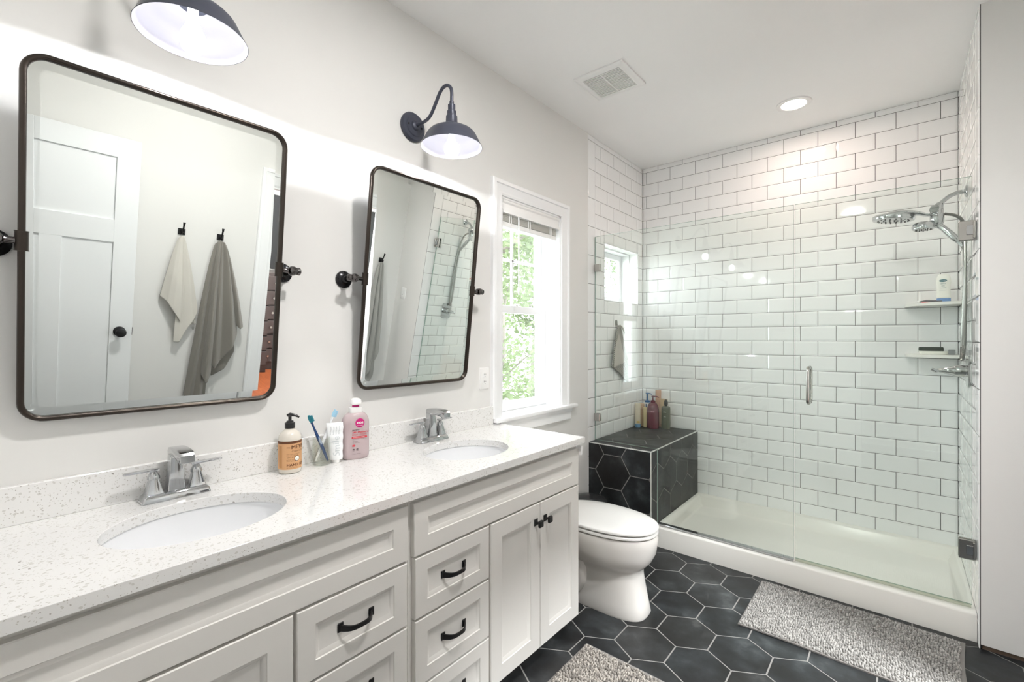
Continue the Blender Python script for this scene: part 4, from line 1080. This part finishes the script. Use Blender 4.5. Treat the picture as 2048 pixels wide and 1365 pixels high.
# ================================================================== SCONCES
def sconce(yc, label):
    t = thing('wall_sconce', label, 'wall light', (0, yc, 2.33), 'barn style sconces above the mirrors'); ax = .267
    bm = B(); lathe(bm, [(.064, 0), (.066, .004), (.066, .010), (.060, .018), (.046, .020), (.043, .024), (.022, .026), (.018, .034), (.010, .038)], (0, yc, 2.330), 'X', 40); pl = obj('backplate', bm, M['lampm'], t)
    for s_ in (-1, 1):
        bm = B(); lathe(bm, [(.0045, .02), (.0045, .026), (.003, .028)], (0, yc+s_*.036, 2.33+.0), 'X', 10); obj('screw', bm, M['blackm'], pl)
    arm = smooth_path([(.03, yc, 2.330), (.085, yc, 2.330), (.115, yc, 2.336), (.138, yc, 2.352), (.166, yc, 2.388), (.190, yc, 2.421), (.214, yc, 2.438), (.240, yc, 2.438), (.260, yc, 2.422), (.267, yc, 2.400), (.267, yc, 2.362)], 5)
    bm = B(); tube(bm, arm, .0072, 12); obj('arm', bm, M['lampm'], t)
    bm = B(); lathe(bm, [(.006, .172), (.0095, .170), (.0095, .160), (.0155, .156), (.0155, .132), (.0195, .129), (.0195, .112), (.0235, .108), (.0245, .086), (.0275, .068), (.031, .062), (.031, .056)], (ax, yc, 2.190), n=32); obj('socket', bm, M['lampm'], t)
    prof = [(.028, .064), (.044, .061), (.070, .054), (.090, .043), (.099, .034), (.104, .026), (.116, .002), (.1265, -.019), (.1285, -.022)]
    bm = B(); lathe(bm, prof, (ax, yc, 2.190), n=56, cap0=False, cap1=False); 
    bmesh.ops.recalc_face_normals(bm, faces=bm.faces[:])
    shd = obj('shade', bm, M['lampm'], t, sharp=60)
    bm = B(); lathe(bm, [(0.002, .0600)]+[(r-.0016, z-.0014) for r, z in prof[:-1]]+[(.1270, -.0219)], (ax, yc, 2.190), n=56, cap0=False, cap1=False); obj('shade_lining', bm, M['lampw'], shd, sharp=60)
    bm = B(); lathe(bm, [(.012, .050), (.013, .020), (.020, .000), (.027, -.014), (.0302, -.030), (.0295, -.044), (.025, -.056), (.015, -.065), (.003, -.068)], (ax, yc, 2.190), n=32); obj('bulb', bm, M['bulb'], t)
    ld = bpy.data.lights.new('sconce_lamp', 'SPOT'); ld.energy = P_LAMP; ld.color = (.97, .98, 1); ld.spot_size = R(178); ld.spot_blend = .04; ld.shadow_soft_size = .022
    lo_ = bpy.data.objects.new('sconce_lamp', ld); COL.objects.link(lo_); lo_.location = (ax, yc, 2.166)
sconce(.390, 'slate blue barn sconce with a lit bulb above the left mirror')
sconce(1.315, 'slate blue barn sconce on a gooseneck arm over the mirror by the window')

# outlet and switch
def face_plate(name, label, cat, fn, rocker=False):
    t = thing(name, label, cat, fn(0, 0, 0))
    bm = B(); ring_loft(bm, [[fn(u*s_, v*s_, d) for u, v in rrect(.072, .117, .005, 3)] for s_, d in ((1, 0), (1, .003), (.94, .0055))]); obj('plate', bm, M['wplas'], t)
    if not rocker:
        for s_ in (-1, 1):
            bm = B(); ring_loft(bm, [[fn(u, s_*.0195+v, d) for u, v in rrect(.033, .028, .010, 5)] for d in (.005, .0075)]); r_ = obj('receptacle', bm, M['wplas'], t)
            bm = B()
            for u0, hh in ((-.0065, .0045), (.0065, .0035)): prism(bm, [(u0-.001, s_*.0195+.003-hh), (u0+.001, s_*.0195+.003-hh), (u0+.001, s_*.0195+.003+hh), (u0-.001, s_*.0195+.003+hh)], fn, .0074, .0078)
            prism(bm, [(.0022*math.cos(q), s_*.0195-.0085+.0026*math.sin(q)) for q in [2*PI*i/10 for i in range(10)]], fn, .0074, .0078)
            obj('slots', bm, M['dark'], r_)
    else:
        bm = B(); prism(bm, rrect(.032, .065, .002, 2), fn, .005, .008); obj('rocker', bm, M['wplas'], t)
        bm = B(); prism(bm, [(.006*math.cos(q)-.004, -.012+.006*math.sin(q)) for q in [2*PI*i/12 for i in range(12)]], fn, .0081, .0085); obj('indicator', bm, gi, t)
face_plate('outlet', 'white double outlet on the wall beside the window casing', 'outlet', lambda u, v, d: (d, 1.792+u, 1.150+v))
face_plate('light_switch', 'white switch plate on the short wall beside the shower tile, seen in the mirror', 'switch', lambda u, v, d: (2.235-u, YT-d, 1.31+v), True)

# ================================================================== TOILET
TY = 2.15
tl = thing('toilet', 'white elongated toilet with its lid closed beside the tiled bench', 'toilet', (.4, TY, 0))
def egg(xb, xf, hw, z, n=48, wid=.42, pw=2.15):
    """outline with its widest point at wid of the length"""
    xm = xf-(xf-xb)*wid; out = []
    for i in range(n):
        q = 2*PI*i/n; c, s_ = math.cos(q), math.sin(q)
        cc = math.copysign(abs(c)**(2/pw), c); ss = math.copysign(abs(s_)**(2/pw), s_)
        out.append((xm+(xf-xm if c > 0 else xm-xb)*cc, TY+hw*ss, z))
    return out
bm = B()
secs = [(.26, .762, .112, .0, .45, 3.0), (.26, .766, .114, .012, .45, 3.0), (.26, .755, .108, .06, .45, 3), (.25, .742, .104, .13, .45, 2.9), (.25, .733, .104, .19, .45, 2.7), (.25, .732, .108, .218, .46, 2.6), (.23, .750, .134, .236, .5, 2.4), (.21, .778, .158, .268, .52, 2.3), (.20, .797, .172, .31, .53, 2.25), (.20, .803, .178, .350, .54, 2.2), (.21, .806, .182, .385, .54, 2.2), (.22, .800, .178, .398, .54, 2.2)]
ring_loft(bm, [egg(a_, b_, w_, z_, 56, wd, p_) for a_, b_, w_, z_, wd, p_ in secs])
obj('bowl', bm, M['porc'], tl, sharp=50)
bm = B()
for s_ in (-1, 1):
    P = smooth_path([(.30, TY+s_*.088, .20), (.36, TY+s_*.098, .26), (.42, TY+s_*.095, .24), (.45, TY+s_*.092, .15), (.42, TY+s_*.095, .08), (.36, TY+s_*.10, .05)], 5); tube(bm, P, .035, 12)
obj('trapway', bm, M['porc'], tl, sharp=60)
def slab_egg(xb, xf, hw, z0, z1, r=.006, top_dome=0):
    bm = B(); rs = [egg(xb+r, xf-r, hw-r, z0, 56, .52, 2.2), egg(xb, xf, hw, z0+r*.6, 56, .52, 2.2), egg(xb, xf, hw, z1-r, 56, .52, 2.2), egg(xb+r*.4, xf-r*.4, hw-r*.4, z1-r*.3, 56, .52, 2.2), egg(xb+r*1.5, xf-r*1.5, hw-r*1.5, z1, 56, .52, 2.2)]
    if top_dome: rs += [egg(xb+.05, xf-.06, hw-.05, z1+top_dome*.7, 56, .52, 2.2), egg(xb+.15, xf-.18, hw-.12, z1+top_dome, 56, .52, 2.2)]
    ring_loft(bm, rs); return bm
obj('seat', slab_egg(.245, .806, .182, .403, .420), M['seat'], tl, sharp=50)
obj('lid', slab_egg(.245, .808, .183, .4245, .440, .006, .004), M['seat'], tl, sharp=50)
bm = B(); 
for s_ in (-1, 1): box(bm, .215, .262, TY+s_*.075-.018, TY+s_*.075+.018, .399, .432, bev=.006, seg=2)
obj('hinge', bm, M['wplas'], tl)
bm = B(); ring_loft(bm, [[(x, TY+y, z) for x, y in [(.115+u, v) for u, v in rrect(.18*s_, .43*s_, .03, 5)]] for s_, z in ((.86, .375), (.93, .385), (1.0, .56), (1.01, .735))])
box(bm, .03, .26, TY-.09, TY+.09, .30, .385, bev=.02, seg=2)
tk = obj('tank', bm, M['porc'], tl)
bm = B(); ring_loft(bm, [[(.118+u*s_, TY+v*s_, z) for u, v in rrect(.205, .455, .03, 5)] for s_, z in ((.97, .736), (1, .742), (1, .768), (.96, .776))]); obj('tank_lid', bm, M['porc'], tk)
bm = B(); lathe(bm, [(.010, .205), (.010, .225)], (0, TY-.16, .68), 'X', 12); box(bm, .222, .230, TY-.17, TY-.09, .672, .688, bev=.003); obj('flush_lever', bm, M['chrome'], tk)

# bin
bn_ = thing('waste_bin', 'round step bin with a dark shiny lid tucked behind the toilet', 'bin', (.155, 2.68, 0))
bm = B(); lathe(bm, [(.095, 0), (.10, .004), (.105, .03), (.110, .262), (.108, .266)], (.125, 2.69, 0), n=40); obj('body', bm, mat('brushed_steel', (.5, .5, .5), .25, metal=1), bn_)
bm = B(); lathe(bm, [(.112, .266), (.114, .272), (.112, .288), (.098, .302), (.06, .313), (.0, .317)], (.125, 2.69, 0), n=40); obj('lid', bm, mat('dark_steel_lid', (.09, .095, .10), .2, metal=.7), bn_)

# ================================================================== BATH MATS
def bath_mat(x0, x1, y0, y1, rz, cols, label, edge=None, rip=.004, seed=1, lying=0):
    rnd = random.Random(seed)
    t = thing('bath_mat', label, 'bath mat', ((x0+x1)/2, (y0+y1)/2, 0), 'chenille bath mats', 0)
    cx0, cy0 = (x0+x1)/2, (y0+y1)/2
    fy = edge or (lambda u, v: (u, v))
    def wp(u, v, z):
        u2, v2 = fy(u, v); c, s_ = math.cos(rz), math.sin(rz); du, dv = u2-cx0, v2-cy0
        return (cx0+du*c-dv*s_, cy0+du*s_+dv*c, z+lift(u, v))
    def lift(u, v): return .002+.0015*math.sin(u*9+v*4)
    bm = B(); nx, ny = 30, 20
    for zz, fl_ in ((0, 1), (.006, 0)):
        pass
    g0 = [[bm.verts.new(wp(x0+(x1-x0)*i/nx, y0+(y1-y0)*j/ny, .006)) for j in range(ny+1)] for i in range(nx+1)]
    g1 = [[bm.verts.new(wp(x0+(x1-x0)*i/nx, y0+(y1-y0)*j/ny, .000)) for j in range(ny+1)] for i in range(nx+1)]
    for i in range(nx):
        for j in range(ny):
            bm.faces.new((g0[i][j], g0[i+1][j], g0[i+1][j+1], g0[i][j+1])); bm.faces.new((g1[i][j], g1[i][j+1], g1[i+1][j+1], g1[i+1][j]))
    for i in range(nx):
        bm.faces.new((g0[i][0], g1[i][0], g1[i+1][0], g0[i+1][0])); bm.faces.new((g0[i][ny], g0[i+1][ny], g1[i+1][ny], g1[i][ny]))
    for j in range(ny):
        bm.faces.new((g0[0][j], g0[0][j+1], g1[0][j+1], g1[0][j])); bm.faces.new((g0[nx][j], g1[nx][j], g1[nx][j+1], g0[nx][j+1]))
    obj('backing', bm, M['matbase'], t)
    bm = B(); lay = bm.faces.layers.float.new('tint'); sp = .0092; m_ = .007
    vs_, fs_ = [], []
    nu = int((x1-x0-2*m_)/sp); nv = int((y1-y0-2*m_)/sp)
    base_ = [(math.cos(a_)*r_, math.sin(a_)*r_, z_) for r_, z_ in ((.82, .0), (1.0, .42), (.66, .85)) for a_ in [2*PI*k/6 for k in range(6)]]+[(0, 0, 1)]
    for i in range(nu):
        for j in range(nv):
            u = x0+m_+(i+.5)*sp+rnd.uniform(-.0009, .0009)+.003*math.sin(j*.35+i*.05); v = y0+m_+(j+.5)*sp*1.0+rnd.uniform(-.0030, .0030)
            hh = .010+rnd.uniform(-.0035, .0045); ru, rv = .0048*rnd.uniform(.85, 1.1), .0058*rnd.uniform(.8, 1.15)
            lx_, ly_ = rnd.uniform(-.004, .004), rnd.uniform(-.005, .003)
            V = [bm.verts.new(wp(u+p[0]*ru+lx_*p[2], v+p[1]*rv+ly_*p[2], .004+p[2]*hh)) for p in base_]
            tn = rnd.random()
            for r_ in (0, 1):
                for k in range(6):
                    f = bm.faces.new((V[r_*6+k], V[r_*6+(k+1) % 6], V[(r_+1)*6+(k+1) % 6], V[(r_+1)*6+k])); f[lay] = tn
            for k in range(6): f = bm.faces.new((V[12+k], V[12+(k+1) % 6], V[18])); f[lay] = tn
    p = obj('pile', bm, cols, t, sharp=180); p['kind'] = 'stuff'
def pile_mat(name, c0, c1):
    m = mat(name, c0, .95, sheen=.2, spec=.1); t, n, l, b = nt(m); at = n.new('ShaderNodeAttribute'); at.attribute_name = 'tint'
    base(m, ramp(m, at.outputs['Fac'], [(0, c0), (1, c1)])); return m
M['matbase'] = mat('grey_mat_backing', (.2, .19, .18), .9)
def e1(u, v):
    k = (u-1.12)/.81; return (u-.014*(1-(v-2.36)/.5)*k-.012*math.sin(PI*(v-2.36)/.5)*k, v+.006*math.sin(k*5))
bath_mat(1.118, 1.930, 2.365, 2.872, 0, pile_mat('light_grey_chenille', (.21, .205, .195), (.42, .41, .39)), 'light grey rectangular bath mat along the shower threshold', e1, seed=3)
bath_mat(.642, 1.15, .95, 1.778, 0, pile_mat('taupe_chenille', (.17, .155, .14), (.44, .41, .37)), 'taupe grey bath mat in front of the vanity doors', seed=5)

# ================================================================== SEEN IN THE MIRRORS
# door leaf folded back against the right wall
DX = W-.085; dr = thing('door_1', None, None, (DX, .3, 0)); dr['kind'] = 'structure'
y0_, y1_, zt = -.085, .715, 2.10; bm = B(); st = .115
def dbox(a_, b_, c_, d_, x0=DX, x1=DX+.035, bev=.001): box(bm, x0, x1, a_, b_, c_, d_, bev=bev)
dbox(y0_, y0_+st, .012, zt); dbox(y1_-st, y1_, .012, zt); dbox(y0_+st, y1_-st, zt-.12, zt); dbox(y0_+st, y1_-st, 1.46, 1.60); dbox(y0_+st, y1_-st, .012, .22); dbox((y0_+y1_)/2-.05, (y0_+y1_)/2+.05, .22, 1.46)
dbox(y0_+st-.01, y1_-st+.01, .2, zt-.1, DX+.010, DX+.025, 0)
leaf = obj('door_leaf', bm, M['door'], dr, smooth=False)
bm = B(); lathe(bm, [(.032, 0), (.032, -.006), (.012, -.012), (.011, -.035), (.026, -.042), (.030, -.052), (.026, -.062), (.012, -.066), (.0, -.066)], (DX, y1_-.065, .885), 'X', 28)
obj('door_handle', bm, M['blackm'], dr)
bm = B(); box(bm, DX+.008, DX+.028, y1_-.001, y1_+.004, .86, .91); obj('latch', bm, M['blackm'], dr)
# robe hooks
def robe_hook(y, z, label):
    t = thing('robe_hook', label, 'hook', (W, y, z), 'black hooks on the right wall')
    bm = B(); box(bm, W-.006, W, y-.022, y+.022, z-.022, z+.022, bev=.002); obj('plate', bm, M['blackm'], t)
    bm = B(); tube(bm, smooth_path([(W-.004, y, z), (W-.030, y, z+.004), (W-.046, y, z+.035), (W-.055, y, z+.065)], 4), [.007]*4+[.0055]*6+[.007]*2+[.009], 10)
    tube(bm, smooth_path([(W-.004, y, z-.008), (W-.030, y, z-.016), (W-.045, y, z-.002)], 4), .006, 10); obj('prong', bm, M['blackm'], t)
robe_hook(.973, 1.585, 'black hook holding the small pale cloth, seen in the left mirror')
robe_hook(1.212, 1.585, 'black hook holding the big grey towel, seen in the left mirror')
robe_hook(2.640, 1.600, 'black hook holding the grey towel past the doorway, seen in the window-side mirror')
XW = lambda dpt, y, z: (W-.012-dpt, y, z)
pale = mat('pale_linen_cloth', (.60, .58, .53), .95, sheen=.3); bump(pale, noise(pale, coords(pale), 500), .4, .001)
grey = mat('taupe_terry', (.23, .215, .19), .97, sheen=.5); bump(grey, noise(grey, coords(grey), 420), .8, .002)
def hang(label, name, cat, yc, zt, m, layers, th):
    t = thing(name, label, cat, (W, yc, zt))
    for cols, pw in layers: cloth('fold', cols, m, t, x_of=XW, power=pw, th=th)
# layers: (ytop,ztop,ybot,zbot,depth)
hang('pale hand towel draped from a black hook, left in the big mirror', 'hand_towel', 'towel', .973, 1.565, pale, [
    ([(.955, 1.545, .865, 1.13, .02), (.962, 1.552, .905, 1.09, .05), (.968, 1.558, .94, 1.03, .06), (.974, 1.56, .985, .955, .055), (.978, 1.555, 1.0, 1.05, .06)], .8),
    ([(.972, 1.558, .955, .80, .035), (.978, 1.560, .99, .80, .045), (.982, 1.556, 1.02, .88, .05), (.986, 1.550, 1.062, .96, .055), (.988, 1.545, 1.095, 1.03, .03)], .85),
    ([(.985, 1.55, 1.060, .93, .012), (.990, 1.545, 1.092, .93, .016)], .8)], .004)
hang('grey bath towel hanging from a black hook, right in the big mirror', 'bath_towel', 'towel', 1.212, 1.565, grey, [
    ([(1.180, 1.54, 1.045, .40, .015), (1.188, 1.55, 1.07, .30, .05), (1.195, 1.56, 1.10, .28, .03), (1.202, 1.565, 1.13, .30, .06), (1.208, 1.565, 1.16, .36, .03), (1.214, 1.56, 1.185, .33, .02)], .75),
    ([(1.198, 1.56, 1.135, .56, .060), (1.203, 1.565, 1.155, .50, .10), (1.208, 1.565, 1.175, .49, .085), (1.212, 1.562, 1.20, .55, .06)], .75),
    ([(1.206, 1.565, 1.18, .66, .03), (1.215, 1.565, 1.215, .60, .09), (1.222, 1.56, 1.26, .66, .05), (1.230, 1.555, 1.32, .76, .10), (1.236, 1.54, 1.370, .86, .03)], .7),
    ([(1.220, 1.55, 1.21, .52, .02), (1.235, 1.535, 1.30, .58, .03), (1.240, 1.53, 1.365, .72, .02)], .8),
    ([(1.228, 1.56, 1.345, .94, .06), (1.234, 1.55, 1.37, .91, .085), (1.240, 1.54, 1.40, .92, .05)], .8)], .007)
grey2 = mat('light_grey_terry', (.36, .36, .34), .97, sheen=.5); bump(grey2, noise(grey2, coords(grey2), 420), .8, .002)
hang('light grey bath towel on the hook past the doorway, seen in the window-side mirror', 'bath_towel', 'towel', 2.64, 1.585, grey2, [
    ([(2.610, 1.56, 2.50, .40, .02), (2.618, 1.57, 2.545, .46, .07), (2.626, 1.58, 2.585, .42, .03), (2.634, 1.585, 2.62, .48, .08), (2.642, 1.585, 2.66, .52, .03), (2.650, 1.58, 2.70, .66, .07), (2.656, 1.57, 2.735, .74, .02)], .7),
    ([(2.630, 1.56, 2.60, .33, .02), (2.642, 1.56, 2.65, .36, .05), (2.652, 1.55, 2.71, .44, .02)], .75)], .008)

# ================================================================== OUTSIDE
bm = B(); box(bm, -60, -.6, -30, 60, -3.3, -3.2)
gr = mat('bounce_pale_ground', (.42, .43, .38), .95)  # ground made pale to bounce daylight up to the ceiling
struct('ground_outside', bm, gr)
leafm = mat('young_leaf', (.10, .125, .07), .6); t_, n_, l_, b_ = nt(leafm)
tl_ = n_.new('ShaderNodeBsdfTranslucent'); tl_.inputs[0].default_value = (.13, .18, .08, 1); mx_ = n_.new('ShaderNodeMixShader'); mx_.inputs[0].default_value = .5
l_.new(b_.outputs[0], mx_.inputs[1]); l_.new(tl_.outputs[0], mx_.inputs[2]); l_.new(mx_.outputs[0], n_['Material Output'].inputs[0])
bark = mat('grey_bark', (.12, .11, .095), .9)
def tree(x, y, h, r, seed, label, nleaf=2600):
    rnd = random.Random(seed); t = thing('tree', label, 'tree', (x, y, -3.2), 'trees outside the windows')
    bm = B(); tips = []
    P = smooth_path([(x, y, -3.2), (x+rnd.uniform(-.2, .2), y+rnd.uniform(-.2, .2), -3.2+h*.35), (x+rnd.uniform(-.4, .4), y+rnd.uniform(-.4, .4), -3.2+h*.7), (x+rnd.uniform(-.5, .5), y+rnd.uniform(-.5, .5), -3.2+h)], 5)
    tube(bm, P, [.13*(1-.85*i/len(P)) for i in range(len(P))], 8)
    for k in range(22):
        i = rnd.randrange(4, len(P)-1); p = P[i]; a_ = rnd.uniform(0, 2*PI); L = r*rnd.uniform(.5, 1.0)
        q = p+Vector((math.cos(a_)*L, math.sin(a_)*L, rnd.uniform(.1, .9))); mid = (p+q)/2+Vector((0, 0, rnd.uniform(-.1, .25)))
        tube(bm, smooth_path([p, mid, q], 4), [.03, .028, .025, .022, .018, .015, .012, .009, .006], 6); tips += [p*(1-s_)+q*s_ for s_ in (.4, .6, .8, 1, 1.05)]
    obj('trunk', bm, bark, t)
    bm = B()
    for k in range(nleaf):
        c = rnd.choice(tips)+Vector((rnd.gauss(0, .34), rnd.gauss(0, .34), rnd.gauss(0, .30)))
        s_ = rnd.uniform(.04, .085); u = Vector((rnd.gauss(0, 1), rnd.gauss(0, 1), rnd.gauss(0, .5))).normalized(); v_ = u.orthogonal().normalized()
        v_.rotate(Matrix.Rotation(rnd.uniform(0, 6.28), 3, u)); 
        bm.faces.new([bm.verts.new(c+u*s_), bm.verts.new(c+v_*s_*.55), bm.verts.new(c-u*s_), bm.verts.new(c-v_*s_*.55)])
    f = obj('foliage', bm, leafm, t, smooth=False); f['kind'] = 'stuff'
tree(-4.4, 6.6, 6.6, 1.3, 11, 'young leafy tree closest behind the double-hung window', 5600)
tree(-5.2, 9.8, 8.0, 1.25, 12, 'leafy tree further back behind the double-hung window', 6000)
tree(-10.0, 12.6, 9.4, 1.8, 13, 'tall tree with pale leaves, far behind the double-hung window', 6000)
tree(-12.8, 19.0, 10.5, 2.2, 14, 'tallest leafy tree standing furthest from the windows', 6000)
tree(-4.8, 13.9, 8.6, 1.25, 15, 'leafy tree outside the small shower window', 5200)
